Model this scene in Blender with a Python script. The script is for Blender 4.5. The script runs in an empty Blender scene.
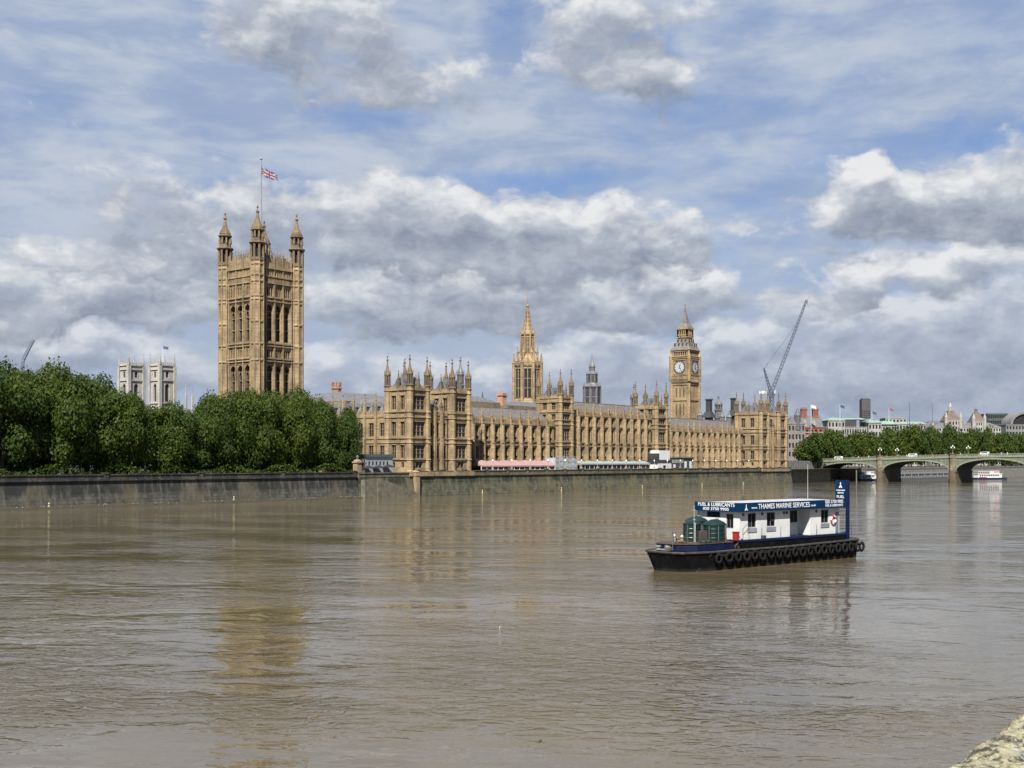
import bpy, math, random
import numpy as np
from mathutils import Vector, Matrix
R = math.radians
random.seed(7)
scene = bpy.context.scene
COL = scene.collection

# ------------------------------------------------------------------ camera
# world axes: +X runs north along the river front, +Y runs west away from the viewer, water level is z = 0
EYE = 10.8
VIEW = R(-51.2)
F_ = Vector((-math.sin(VIEW), math.cos(VIEW)))
R_ = Vector((math.cos(VIEW), math.sin(VIEW)))
FPX = 1140.0
cam_d = bpy.data.cameras.new("camera")
cam = bpy.data.objects.new("camera", cam_d)
COL.objects.link(cam)
cam.location = (0, 0, EYE)
cam.rotation_euler = (R(90), 0, VIEW)
cam_d.sensor_width = 36.0
cam_d.lens = 36.0 * FPX / 1024.0
cam_d.shift_y = 77.5 / 1024.0
cam_d.clip_start = 0.1
cam_d.clip_end = 30000
scene.camera = cam

# ------------------------------------------------------------------ sun, sky, exposure
SUN_EL = R(50)
SUN_AZ = math.atan2(-math.sin(R(27)), -math.cos(R(27)))      # direction to the sun, angle from +X
sun_dir = Vector((math.cos(SUN_AZ) * math.cos(SUN_EL), math.sin(SUN_AZ) * math.cos(SUN_EL), math.sin(SUN_EL)))
sd = bpy.data.lights.new("sun", 'SUN')
sd.energy = 5.0
sd.angle = R(0.5)
sd.color = (1.0, 0.95, 0.87)
so = bpy.data.objects.new("sun", sd)
COL.objects.link(so)
so.rotation_euler = sun_dir.to_track_quat('Z', 'Y').to_euler()
so.location = (0, -50, 200)

scene.view_settings.view_transform = 'Standard'
scene.view_settings.look = 'None'
scene.view_settings.gamma = 1.0
scene.view_settings.use_curve_mapping = False
scene.view_settings.exposure = 1.25
SKY_STRENGTH = 0.06

class NT:
    """small helper round a node tree"""
    def __init__(self, tree):
        self.t = tree; self.dim = '3D'
    def n(self, typ, **kw):
        nd = self.t.nodes.new(typ)
        for k, v in kw.items():
            setattr(nd, k, v)
        return nd
    def put(self, nd, idx, val):
        if val is None:
            return
        if isinstance(val, bpy.types.NodeSocket):
            self.t.links.new(val, nd.inputs[idx])
        else:
            nd.inputs[idx].default_value = val
    def math(self, op, a, b=None, c=None, clamp=False):
        nd = self.n('ShaderNodeMath', operation=op, use_clamp=clamp)
        self.put(nd, 0, a); self.put(nd, 1, b); self.put(nd, 2, c)
        return nd.outputs[0]
    def vec(self, op, a, b=None, c=None):
        nd = self.n('ShaderNodeVectorMath', operation=op)
        self.put(nd, 0, a); self.put(nd, 1, b); self.put(nd, 2, c)
        return nd.outputs['Value'] if op in ('LENGTH', 'DOT_PRODUCT', 'DISTANCE') else nd.outputs['Vector']
    def comb(self, x, y, z):
        nd = self.n('ShaderNodeCombineXYZ')
        self.put(nd, 0, x); self.put(nd, 1, y); self.put(nd, 2, z)
        return nd.outputs[0]
    def sep(self, v):
        nd = self.n('ShaderNodeSeparateXYZ')
        self.put(nd, 0, v)
        return nd.outputs
    def ramp(self, v, a, b, lo=0.0, hi=1.0, smooth=True):
        nd = self.n('ShaderNodeMapRange', interpolation_type='SMOOTHSTEP' if smooth else 'LINEAR', clamp=True)
        self.put(nd, 0, v)
        for i, q in zip((1, 2, 3, 4), (a, b, lo, hi)):
            nd.inputs[i].default_value = q
        return nd.outputs[0]
    def noise(self, v, scale, detail=4.0, rough=0.55, dist=0.0, color=False):
        nd = self.n('ShaderNodeTexNoise', noise_dimensions=self.dim)
        self.put(nd, 'Vector', v)
        nd.inputs['Scale'].default_value = scale
        nd.inputs['Detail'].default_value = detail
        nd.inputs['Roughness'].default_value = rough
        nd.inputs['Distortion'].default_value = dist
        return nd.outputs['Color' if color else 'Fac']
    def mix(self, fac, a, b, blend='MIX'):
        nd = self.n('ShaderNodeMix', data_type='RGBA', blend_type=blend)
        self.put(nd, 0, fac); self.put(nd, 6, a); self.put(nd, 7, b)
        return nd.outputs[2]

def px_dir(x, y):
    az = math.degrees(math.atan((x - 512) / FPX))
    el = math.degrees(math.atan((461.5 - y) / FPX * math.cos(math.radians(az))))
    return az, el

# cumulus clouds of the day: (x, y, half width, half height, weight) as seen from the bank, turned into bearings
LAYERS = [
 # low far bank of cloud near the horizon
 [(40,345,90,26,.9),(150,352,90,22,.85),(250,380,90,16,.7),(345,366,80,22,.8),(450,380,90,18,.75),(600,350,85,24,1.),(650,378,90,16,.8),(545,372,60,18,.7),
  (735,350,60,20,.8),(800,330,75,22,.9),(875,300,40,14,.5),(830,372,130,20,.95),(965,352,110,34,1.1),(890,402,170,16,.9),(990,318,70,20,.9),(1070,320,90,40,1.),(700,400,120,14,.7),(480,405,120,12,.6),(-60,370,90,30,.9),(150,415,160,14,.6),(620,425,160,12,.55),(960,425,160,12,.5),(330,425,120,12,.5)],
 # middle bank
 [(20,300,80,28,.9),(110,292,90,26,.9),(190,285,80,30,.95),(-70,300,70,30,.9),(360,300,90,28,1.),(470,296,100,32,1.1),(590,302,115,28,1.1),(690,288,55,24,1.),(770,305,40,12,.6),
  (850,280,66,20,1.),(960,272,90,20,.8),(1030,240,60,18,.85),(830,325,60,14,.5)],
 # nearer heaps higher up
 [(135,192,62,24,.85),(245,205,45,26,.8),(90,255,120,26,.85),(205,255,70,26,.8),(350,222,85,36,1.),(435,228,85,40,1.1),(525,245,85,34,1.),(632,240,90,32,1.1),(690,232,30,14,.6),
  (325,40,95,40,1.),(430,88,70,20,.9),(245,14,60,34,.6),(590,40,62,36,1.15),(645,84,50,24,1.05),(705,0,70,18,.7),
  (930,212,115,28,.98),(1010,190,70,34,.98),(858,190,60,14,.75),(850,173,30,11,.6),(868,230,60,14,.75),(60,20,90,30,.35)],
]
def cloud_group(CLOUDS, seed, generic):
    g = bpy.data.node_groups.new("cloud_field", 'ShaderNodeTree')
    g.interface.new_socket("P", in_out='INPUT', socket_type='NodeSocketVector')
    g.interface.new_socket("D", in_out='OUTPUT', socket_type='NodeSocketFloat')
    T = NT(g); T.dim = '2D'
    gi = T.n('NodeGroupInput'); go = T.n('NodeGroupOutput')
    P = gi.outputs[0]
    Q = T.vec('ADD', P, (seed * 37.3, seed * 19.7, 0))
    w = T.noise(T.vec('MULTIPLY', Q, (1, 1.7, 1)), 0.33, 3, 0.55, color=True)
    W = T.vec('MULTIPLY_ADD', T.vec('SUBTRACT', w, (.5, .5, .5)), (5.0, 2.6, 0), P)
    tot = None
    for (x, y, rx, ry, wt) in CLOUDS:
        a, e = px_dir(x, y)
        ra, re = rx * 1.38 / FPX * 57.3, ry * 1.75 / FPX * 57.3
        q = T.vec('MULTIPLY_ADD', W, (1 / ra, 1 / re, 0), (-a / ra, -e / re, 0))
        v = T.ramp(T.vec('LENGTH', q), 1.25, 0.15, 0, wt)
        tot = v if tot is None else T.math('ADD', tot, v)
    tot = T.math('MINIMUM', tot, 1.35)
    s = T.sep(P)
    # the rest of the sky, away from the river view, carries the same kind of broken cloud
    out = T.math('MAXIMUM', T.ramp(T.math('ABSOLUTE', s[0]), 27, 40), T.ramp(s[1], 24, 34))
    gen = T.ramp(T.noise(T.vec('MULTIPLY', P, (1, 1.8, 1)), 0.06, 3, 0.5), 0.52, 0.66, 0, 1.0)
    if generic: tot = T.math('ADD', tot, T.math('MULTIPLY', gen, out))
    n1 = T.noise(T.vec('MULTIPLY', Q, (1, 1.9, 1)), 0.32, 7, 0.5)
    vn = T.n('ShaderNodeTexVoronoi', feature='F1', voronoi_dimensions='2D')
    vn.inputs['Scale'].default_value = 0.55
    vn.inputs['Detail'].default_value = 3.0
    vn.inputs['Roughness'].default_value = 0.6
    T.put(vn, 'Vector', T.vec('MULTIPLY', W, (1, 1.4, 1)))
    D = T.math('ADD', tot, T.math('MULTIPLY', T.math('SUBTRACT', n1, 0.5), 1.6))
    D = T.math('ADD', D, T.math('MULTIPLY', T.math('SUBTRACT', 0.5, vn.outputs['Distance']), 0.38))
    T.put(go, 0, D)
    return g

def build_world():
    w = bpy.data.worlds.new("World")
    scene.world = w
    w.use_nodes = True
    w.node_tree.nodes.clear()
    T = NT(w.node_tree); T.dim = '2D'
    out = T.n('ShaderNodeOutputWorld')
    bg = T.n('ShaderNodeBackground')
    bg.inputs['Strength'].default_value = SKY_STRENGTH
    T.t.links.new(bg.outputs[0], out.inputs[0])
    sky = T.n('ShaderNodeTexSky', sky_type='NISHITA')
    sky.sun_disc = False
    sky.sun_elevation = SUN_EL
    sky.sun_rotation = math.pi / 2 - SUN_AZ
    sky.air_density = 1.0; sky.dust_density = 0.6; sky.ozone_density = 1.6
    d = T.n('ShaderNodeTexCoord').outputs['Generated']
    az = T.math('MULTIPLY', T.math('ARCTAN2', T.vec('DOT_PRODUCT', d, (R_.x, R_.y, 0)), T.vec('DOT_PRODUCT', d, (F_.x, F_.y, 0))), 57.2958)
    el = T.math('MULTIPLY', T.math('ARCSINE', T.sep(d)[2]), 57.2958)
    P = T.comb(az, el, 0.0)
    def field(grp, v):
        nd = T.n('ShaderNodeGroup'); nd.node_tree = grp
        T.put(nd, 0, v)
        return nd.outputs[0]
    # high thin veil over the blue
    v1 = T.noise(T.vec('MULTIPLY', P, (0.35, 1.0, 1)), 0.16, 6, 0.6, 0.2)
    v2 = T.noise(T.vec('ADD', T.vec('MULTIPLY', P, (0.5, 1.3, 1)), (31, 7, 3)), 0.42, 7, 0.58, 0.15)
    veil = T.math('ADD', T.math('MULTIPLY', v1, 0.7), T.math('MULTIPLY', v2, 0.3))
    veil = T.ramp(veil, 0.30, 0.50, 0.5, 1.0)
    for gx, gy, ga, gb, gw in ((530,182,95,18,.8),(375,112,75,16,.6),(955,142,95,24,.6),(505,25,28,30,.5),(650,45,30,22,.5),(700,118,110,22,.35),(990,20,80,30,.3)):
        a_, e_ = px_dir(gx, gy); ra, re = ga / FPX * 57.3, gb / FPX * 57.3
        wv = T.vec('MULTIPLY_ADD', T.vec('SUBTRACT', T.noise(P, .5, 5, .6, color=True), (.5, .5, .5)), (3, 2, 0), P)
        gq = T.ramp(T.vec('LENGTH', T.vec('MULTIPLY_ADD', wv, (1/ra, 1/re, 0), (-a_/ra, -e_/re, 0))), 1.5, 0.2, 0, gw)
        veil = T.math('SUBTRACT', veil, gq, clamp=True)
    veil = T.math('MAXIMUM', veil, T.ramp(el, 10.0, 3.0, 0.0, 0.9))
    away = T.math('MAXIMUM', T.ramp(T.math('ABSOLUTE', az), 32, 60, 1.0, 0.3), 0.0)
    veil = T.math('MULTIPLY', veil, T.math('MULTIPLY', away, T.ramp(el, 30, 55, 1.0, 0.45)))
    K = CLOUD_K
    veil_c = tuple(c * K for c in (0.44, 0.525, 0.68)) + (1,)
    base = T.mix(0.55, sky.outputs[0], tuple(c * K for c in (0.11, 0.225, 0.57)) + (1,))
    v3 = T.noise(T.vec('ADD', T.vec('MULTIPLY', P, (0.45, 1.5, 1)), (11, 3, 3)), 0.30, 7, 0.58, 0.15)
    veil_v = T.mix(T.ramp(v3, 0.34, 0.68), tuple(c * K for c in (0.36, 0.455, 0.65)) + (1,), tuple(c * K for c in (0.565, 0.63, 0.74)) + (1,))
    veil_v = T.mix(T.ramp(el, 14.0, 5.0, 0.0, 0.8), veil_v, veil_c)
    base = T.mix(veil, base, veil_v)
    col = base
    for li, clouds in enumerate(LAYERS):
        grp = cloud_group(clouds, li + 1, li == 2)
        D0 = field(grp, P)
        D1 = field(grp, T.vec('ADD', P, (-0.55, 1.35, 0)))
        alpha = T.ramp(D0, 0.18, 0.98 if li else 1.05, 0, (0.9, 0.96, 1.0)[li])
        lit = T.math('MULTIPLY_ADD', T.math('SUBTRACT', D0, D1), 0.52, 0.34)
        lit = T.math('ADD', lit, T.ramp(D0, 0.3, 1.0, 0.16, 0.0))
        lit = T.math('ADD', lit, T.ramp(D0, 1.0, 2.0, 0.0, -0.10), clamp=True)
        cr = T.n('ShaderNodeValToRGB')
        T.put(cr, 0, lit)
        e = cr.color_ramp.elements
        e[0].position = 0.05; e[0].color = (0.29, 0.335, 0.425, 1)
        e[1].position = 1.0; e[1].color = (0.89, 0.90, 0.915, 1)
        m = cr.color_ramp.elements.new(0.5); m.color = (0.49, 0.535, 0.62, 1)
        cloud = T.vec('MULTIPLY', cr.outputs[0], (K, K, K))
        if li == 0: cloud = T.mix(0.25, cloud, veil_c)
        col = T.mix(alpha, col, cloud)
    T.put(bg, 'Color', col)
CLOUD_K = 0.385 / SKY_STRENGTH
build_world()
scene.world.cycles.sampling_method = 'MANUAL'
scene.world.cycles.sample_map_resolution = 512
scene.cycles.max_bounces = 5
scene.cycles.diffuse_bounces = 3
scene.cycles.glossy_bounces = 3
scene.cycles.transmission_bounces = 2
scene.cycles.transparent_max_bounces = 4
# ------------------------------------------------------------------ where a sight line meets the place
def along(x, q):
    k = (x - 512) / FPX
    return q * (0.6266 * k + 0.7793) / (0.6266 - 0.7793 * k)
def depth(x, q):
    return q / (0.6266 - 0.7793 * (x - 512) / FPX)
def back(x, a):
    k = (x - 512) / FPX
    return a * (0.6266 - 0.7793 * k) / (0.6266 * k + 0.7793)
def at(x, y, Y):
    """world point on the sight line through (x, y) at depth Y"""
    X = (x - 512) / FPX * Y
    return Vector((X * R_.x + Y * F_.x, X * R_.y + Y * F_.y, EYE + (461.5 - y) / FPX * Y))

# ------------------------------------------------------------------ mesh building
class MB:
    def __init__(self):
        self.v = []; self.f = []; self.mi = []; self.m = 0
    def add(self, vs, fs):
        b = len(self.v)
        self.v += [tuple(p) for p in vs]
        for f in fs:
            self.f.append(tuple(b + i for i in f)); self.mi.append(self.m)
        return self
    def box(self, x0, x1, y0, y1, z0, z1):
        if x0 > x1: x0, x1 = x1, x0
        if y0 > y1: y0, y1 = y1, y0
        return self.add([(x0,y0,z0),(x1,y0,z0),(x1,y1,z0),(x0,y1,z0),(x0,y0,z1),(x1,y0,z1),(x1,y1,z1),(x0,y1,z1)],
                        [(0,3,2,1),(4,5,6,7),(0,1,5,4),(1,2,6,5),(2,3,7,6),(3,0,4,7)])
    def taper(self, cx, cy, ax, ay, bx, by, z0, z1):
        """box whose half sizes go from ax, ay at z0 to bx, by at z1"""
        return self.add([(cx-ax,cy-ay,z0),(cx+ax,cy-ay,z0),(cx+ax,cy+ay,z0),(cx-ax,cy+ay,z0),
                         (cx-bx,cy-by,z1),(cx+bx,cy-by,z1),(cx+bx,cy+by,z1),(cx-bx,cy+by,z1)],
                        [(0,3,2,1),(4,5,6,7),(0,1,5,4),(1,2,6,5),(2,3,7,6),(3,0,4,7)])
    def ring(self, cx, cy, prof, n=8, rot=None):
        """lathe: prof = [(r, z), ...] bottom to top"""
        rot = math.pi / n if rot is None else rot
        vs = []; fs = []
        for r, z in prof:
            for i in range(n):
                a = rot + 2 * math.pi * i / n
                vs.append((cx + r * math.cos(a), cy + r * math.sin(a), z))
        for k in range(len(prof) - 1):
            for i in range(n):
                j = (i + 1) % n
                fs.append((k*n+i, k*n+j, (k+1)*n+j, (k+1)*n+i))
        fs.append(tuple(range(n - 1, -1, -1)))
        fs.append(tuple((len(prof)-1)*n + i for i in range(n)))
        return self.add(vs, fs)
    def tube(self, p, q, r, r2=None, n=6):
        p = Vector(p); q = Vector(q); r2 = r if r2 is None else r2
        d = (q - p).normalized()
        a = d.orthogonal().normalized(); b = d.cross(a)
        vs = []
        for c, rr in ((p, r), (q, r2)):
            for i in range(n):
                t = 2 * math.pi * i / n
                vs.append(c + a * math.cos(t) * rr + b * math.sin(t) * rr)
        fs = [(i, (i+1) % n, n + (i+1) % n, n + i) for i in range(n)]
        fs += [tuple(range(n-1, -1, -1)), tuple(range(n, 2*n))]
        return self.add(vs, fs)
    def extrude(self, pts, vec):
        """closed outline of 3D points pushed along vec"""
        vec = Vector(vec); n = len(pts)
        vs = [Vector(p) for p in pts] + [Vector(p) + vec for p in pts]
        fs = [tuple(range(n-1, -1, -1)), tuple(range(n, 2*n))]
        fs += [(i, (i+1) % n, n + (i+1) % n, n + i) for i in range(n)]
        return self.add(vs, fs)
    def build(self, name, mats, parent=None, smooth=False, loc=None):
        me = bpy.data.meshes.new(name)
        off = Vector((0, 0, 0))
        if loc is None and parent is None and self.v:
            a = np.array(self.v)
            off = Vector(((a[:,0].min()+a[:,0].max())/2, (a[:,1].min()+a[:,1].max())/2, a[:,2].min()))
        vs = [(p[0]-off.x, p[1]-off.y, p[2]-off.z) for p in self.v]
        me.from_pydata(vs, [], self.f)
        mats = mats if isinstance(mats, (list, tuple)) else [mats]
        for m in mats: me.materials.append(m)
        if len(mats) > 1:
            me.polygons.foreach_set('material_index', self.mi)
        if smooth:
            me.polygons.foreach_set('use_smooth', [True] * len(me.polygons))
        import bmesh
        bm = bmesh.new(); bm.from_mesh(me)
        bmesh.ops.recalc_face_normals(bm, faces=bm.faces)
        bm.to_mesh(me); bm.free()
        me.update()
        o = bpy.data.objects.new(name, me)
        COL.objects.link(o)
        if parent is not None:
            o.parent = parent
            if loc is None:       # geometry was given in world coordinates
                o.matrix_parent_inverse = Matrix.Identity(4)
                o.location = (0, 0, 0) if IS_LOCAL(parent) else -ROOT_POS(parent)
            else:
                o.location = loc
        else:
            o.location = loc if loc is not None else off
        return o
LOCAL = {}
def IS_LOCAL(o):
    while o.parent is not None: o = o.parent
    return bool(LOCAL.get(o.name))
def ROOT_POS(o):
    p = Vector((0, 0, 0))
    while o is not None:
        p += o.location; o = o.parent
    return p

def tag(o, label=None, cat=None, group=None, kind=None):
    if label: o['label'] = label
    if cat: o['category'] = cat
    if group: o['group'] = group
    if kind: o['kind'] = kind
    return o
def thing(name, label, cat, loc, rz=0.0, group=None, local=False):
    o = bpy.data.objects.new(name, None)
    COL.objects.link(o)
    o.empty_display_size = 0.5
    o.location = loc; o.rotation_euler = (0, 0, rz)
    if local: LOCAL[o.name] = True
    return tag(o, label, cat, group)
def copy_tree(o, parent=None):
    c = o.copy(); COL.objects.link(c)
    if parent is not None: c.parent = parent
    for ch in list(o.children): copy_tree(ch, c)
    return c

# ------------------------------------------------------------------ materials
MATS = {}
ALB = 0.84      # keeps stone and paint at the tone they have under this exposure
def mat(name, col, rough=0.8, var=0.25, scale=0.5, metal=0.0, bump=0.0, bscale=3.0, streak=0.0, spec=0.5, island=0.0):
    if name in MATS: return MATS[name]
    col = tuple(c * ALB for c in col)
    m = bpy.data.materials.new(name); m.use_nodes = True
    T = NT(m.node_tree)
    b = m.node_tree.nodes['Principled BSDF']
    b.inputs['Roughness'].default_value = rough
    b.inputs['Metallic'].default_value = metal
    b.inputs['Specular IOR Level'].default_value = spec
    pos = T.n('ShaderNodeNewGeometry').outputs['Position']
    c = tuple(col) + (1,)
    dark = tuple(x * (1 - var) for x in col) + (1,)
    lite = tuple(min(1, x * (1 + var * .6)) for x in col) + (1,)
    n = T.noise(pos, scale, 6, 0.6)
    out = T.mix(T.ramp(n, 0.3, 0.7), dark, lite)
    if streak:
        s = T.noise(T.vec('MULTIPLY', pos, (1.0, 1.0, 0.09)), 0.9, 5, 0.65)
        out = T.mix(T.ramp(s, 0.5, 0.75, 0, streak), out, tuple(x * 0.45 for x in col) + (1,))
    T.put(b, 'Base Color', out)
    if bump:
        bn = T.n('ShaderNodeBump'); bn.inputs['Strength'].default_value = bump; bn.inputs['Distance'].default_value = 0.1
        T.put(bn, 'Height', T.noise(pos, bscale, 6, 0.6))
        T.t.links.new(bn.outputs[0], b.inputs['Normal'])
    MATS[name] = m
    return m

def stone_mat(name, c1, c2, c3, block=1.0):
    """limestone: honey blocks of uneven tone, courses, rain streaks"""
    c1, c2, c3 = [tuple(x * ALB for x in c) for c in (c1, c2, c3)]
    m = bpy.data.materials.new(name); m.use_nodes = True
    T = NT(m.node_tree); b = m.node_tree.nodes['Principled BSDF']
    b.inputs['Roughness'].default_value = 0.9
    b.inputs['Specular IOR Level'].default_value = 0.25
    pos = T.n('ShaderNodeNewGeometry').outputs['Position']
    s = T.sep(pos)
    uv = T.comb(T.math('ADD', s[0], s[1]), s[2], 0.0)
    br = T.n('ShaderNodeTexBrick')
    T.put(br, 'Vector', uv)
    br.inputs['Scale'].default_value = 1.0
    br.inputs['Brick Width'].default_value = 1.3 * block
    br.inputs['Row Height'].default_value = 0.55 * block
    br.inputs['Mortar Size'].default_value = 0.02
    br.inputs['Color1'].default_value = (0.25, 0.25, 0.25, 1)
    br.inputs['Color2'].default_value = (0.95, 0.95, 0.95, 1)
    br.inputs['Mortar'].default_value = (0, 0, 0, 1)
    n = T.noise(pos, 0.16, 6, 0.65)
    n2 = T.noise(pos, 1.7, 5, 0.6)
    f = T.math('ADD', T.math('MULTIPLY', T.sep(br.outputs['Color'])[0], 0.45), T.math('MULTIPLY', n2, 0.6))
    base = T.mix(T.ramp(f, 0.2, 0.85), tuple(c2) + (1,), tuple(c1) + (1,))
    base = T.mix(T.ramp(n, 0.42, 0.68, 0, 0.8), base, tuple(c3) + (1,))
    st = T.noise(T.vec('MULTIPLY', pos, (1.3, 1.3, 0.07)), 0.8, 6, 0.7)
    base = T.mix(T.ramp(st, 0.48, 0.72, 0, 0.75), base, tuple(x * 0.36 for x in c2) + (1,))
    T.put(b, 'Base Color', base)
    bn = T.n('ShaderNodeBump'); bn.inputs['Strength'].default_value = 0.5; bn.inputs['Distance'].default_value = 0.08
    T.put(bn, 'Height', T.math('ADD', f, T.math('MULTIPLY', T.noise(pos, 5.0, 4, 0.6), 0.5)))
    T.t.links.new(bn.outputs[0], b.inputs['Normal'])
    return m
STONE = stone_mat("honey_limestone", (0.335, 0.25, 0.146), (0.205, 0.149, 0.084), (0.128, 0.096, 0.06))
STONE_D = stone_mat("weathered_limestone", (0.235, 0.185, 0.12), (0.17, 0.13, 0.083), (0.125, 0.10, 0.07))
STONE_W = stone_mat("portland_stone", (0.40, 0.385, 0.35), (0.31, 0.295, 0.265), (0.24, 0.23, 0.21))
STONE_L = stone_mat("pale_limestone", (0.33, 0.25, 0.15), (0.225, 0.166, 0.098), (0.165, 0.125, 0.078))
STONE_M = stone_mat("rain_washed_limestone", (0.20, 0.152, 0.094), (0.128, 0.094, 0.056), (0.085, 0.067, 0.045))
GLASS = mat("leaded_glass", (0.025, 0.024, 0.024), 0.25, 0.4, 2.0, spec=0.3)
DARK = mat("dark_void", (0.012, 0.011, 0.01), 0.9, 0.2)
ROOF = mat("iron_roof_tiles", (0.135, 0.122, 0.11), 0.6, 0.3, 0.8, streak=0.5, bump=0.3, bscale=2.0)
SLATE = mat("slate_roof", (0.085, 0.085, 0.09), 0.6, 0.3, 0.8, streak=0.3, bump=0.3, bscale=2.0)
LEAD = mat("lead_grey_iron", (0.12, 0.122, 0.125), 0.5, 0.3, 0.7, streak=0.4)
IRON = mat("dark_iron", (0.035, 0.037, 0.04), 0.5, 0.3)
GOLD = mat("gilding", (0.7, 0.48, 0.14), 0.35, 0.15, metal=0.8)
WHITE = mat("white_paint", (0.62, 0.62, 0.615), 0.5, 0.08, 0.7, streak=0.12)
# ------------------------------------------------------------------ facades
class Face:
    """E looks to the river (-Y), S looks up river (-X); s runs along the wall, d into the building"""
    def __init__(self, kind, plane):
        self.k = kind; self.p = plane
    def box(self, mb, s0, s1, d0, d1, z0, z1):
        p = self.p
        if self.k == 'E': mb.box(s0, s1, p + d0, p + d1, z0, z1)
        elif self.k == 'S': mb.box(p + d0, p + d1, s0, s1, z0, z1)
        elif self.k == 'N': mb.box(p - d0, p - d1, s0, s1, z0, z1)
    def pt(self, s, d, z):
        return (s, self.p + d, z) if self.k == 'E' else (self.p + d, s, z)
    def vec(self, d):
        return (0, d, 0) if self.k == 'E' else (d, 0, 0)

def wall(mb, face, s0, s1, z0, z1, holes=(), thick=0.55):
    """wall built round real openings (s0, s1, z0, z1)"""
    ss = sorted({s0, s1, *[h[0] for h in holes], *[h[1] for h in holes]})
    zs = sorted({z0, z1, *[h[2] for h in holes], *[h[3] for h in holes]})
    for i in range(len(ss) - 1):
        run = None
        for j in range(len(zs) - 1):
            cs, cz = (ss[i] + ss[i+1]) / 2, (zs[j] + zs[j+1]) / 2
            solid = not any(h[0] < cs < h[1] and h[2] < cz < h[3] for h in holes)
            if solid:
                run = (run[0] if run else zs[j], zs[j+1])
            if run and (not solid or j == len(zs) - 2):
                face.box(mb, ss[i], ss[i+1], 0, thick, run[0], run[1]); run = None

def arch_head(mb, face, s0, s1, zs, zt, d0, d1, n=7, pointed=0.12):
    """stone filling between a pointed arch springing at zs and the square head of its opening at zt"""
    c = (s0 + s1) / 2; w = (s1 - s0) / 2
    pts = []
    for i in range(n + 1):
        t = i / n
        a = t * math.pi / 2
        pts.append((w * math.cos(a) , (math.sin(a) * (1 - pointed) + t * pointed)))
    for sg in (-1, 1):
        out = [face.pt(c + sg * p, d0, zs + q * (zt - zs) * 0.96) for p, q in pts]
        out.append(face.pt(c, d0, zt)); out.append(face.pt(c + sg * w, d0, zt))
        mb.extrude(out, face.vec(d1 - d0))

def window(parent, face, s0, s1, z0, z1, lights=2, transoms=1, arch=False, bar=0.10, name="window", deep=0.42, mats=None):
    mb = MB()
    mb.m = 1
    face.box(mb, s0 - .02, s1 + .02, deep, deep + .1, z0 - .02, z1 + .02)
    mb.m = 0
    w = (s1 - s0) / lights
    for i in range(lights + 1):
        c = s0 + i * w
        face.box(mb, max(c - bar / 2, s0 + .005), min(c + bar / 2, s1 - .005), deep - .24, deep - .006, z0 + .01, z1 - .01)
    for j in range(1, transoms + 1):
        z = z0 + (z1 - z0) * j / (transoms + 1)
        for i in range(lights):
            face.box(mb, s0 + i * w + bar / 2, s0 + (i + 1) * w - bar / 2, deep - .2, deep - .008, z - bar / 2, z + bar / 2)
    if arch:
        for i in range(lights):
            a, b = s0 + i * w + bar / 2, s0 + (i + 1) * w - bar / 2
            arch_head(mb, face, a, b, z1 - (b - a) * .75, z1 - .012, deep - .2, deep - .01, 4)
    return mb.build(name, mats or [STONE_L, GLASS], parent)

def spike(mb, cx, cy, z0, z1, r, n=4):
    """slim stone spirelet with knobs"""
    h = z1 - z0
    mb.ring(cx, cy, [(r, z0), (r * .62, z0 + h * .42), (r * .8, z0 + h * .45), (r * .5, z0 + h * .5), (r * .22, z0 + h * .8),
                     (r * .55, z0 + h * .84), (r * .5, z0 + h * .88), (r * .12, z0 + h * .91), (r * .05, z1)], n)

def pinnacle(parent, cx, cy, z0, zs, z1, w, name="pinnacle", mats=None):
    mb = MB()
    mb.box(cx - w, cx + w, cy - w, cy + w, z0, zs)
    mb.box(cx - w * 1.25, cx + w * 1.25, cy - w * 1.25, cy + w * 1.25, zs, zs + w * .5)
    spike(mb, cx, cy, zs + w * .5, z1, w * 1.15)
    return mb.build(name, mats or STONE_M, parent)

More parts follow.
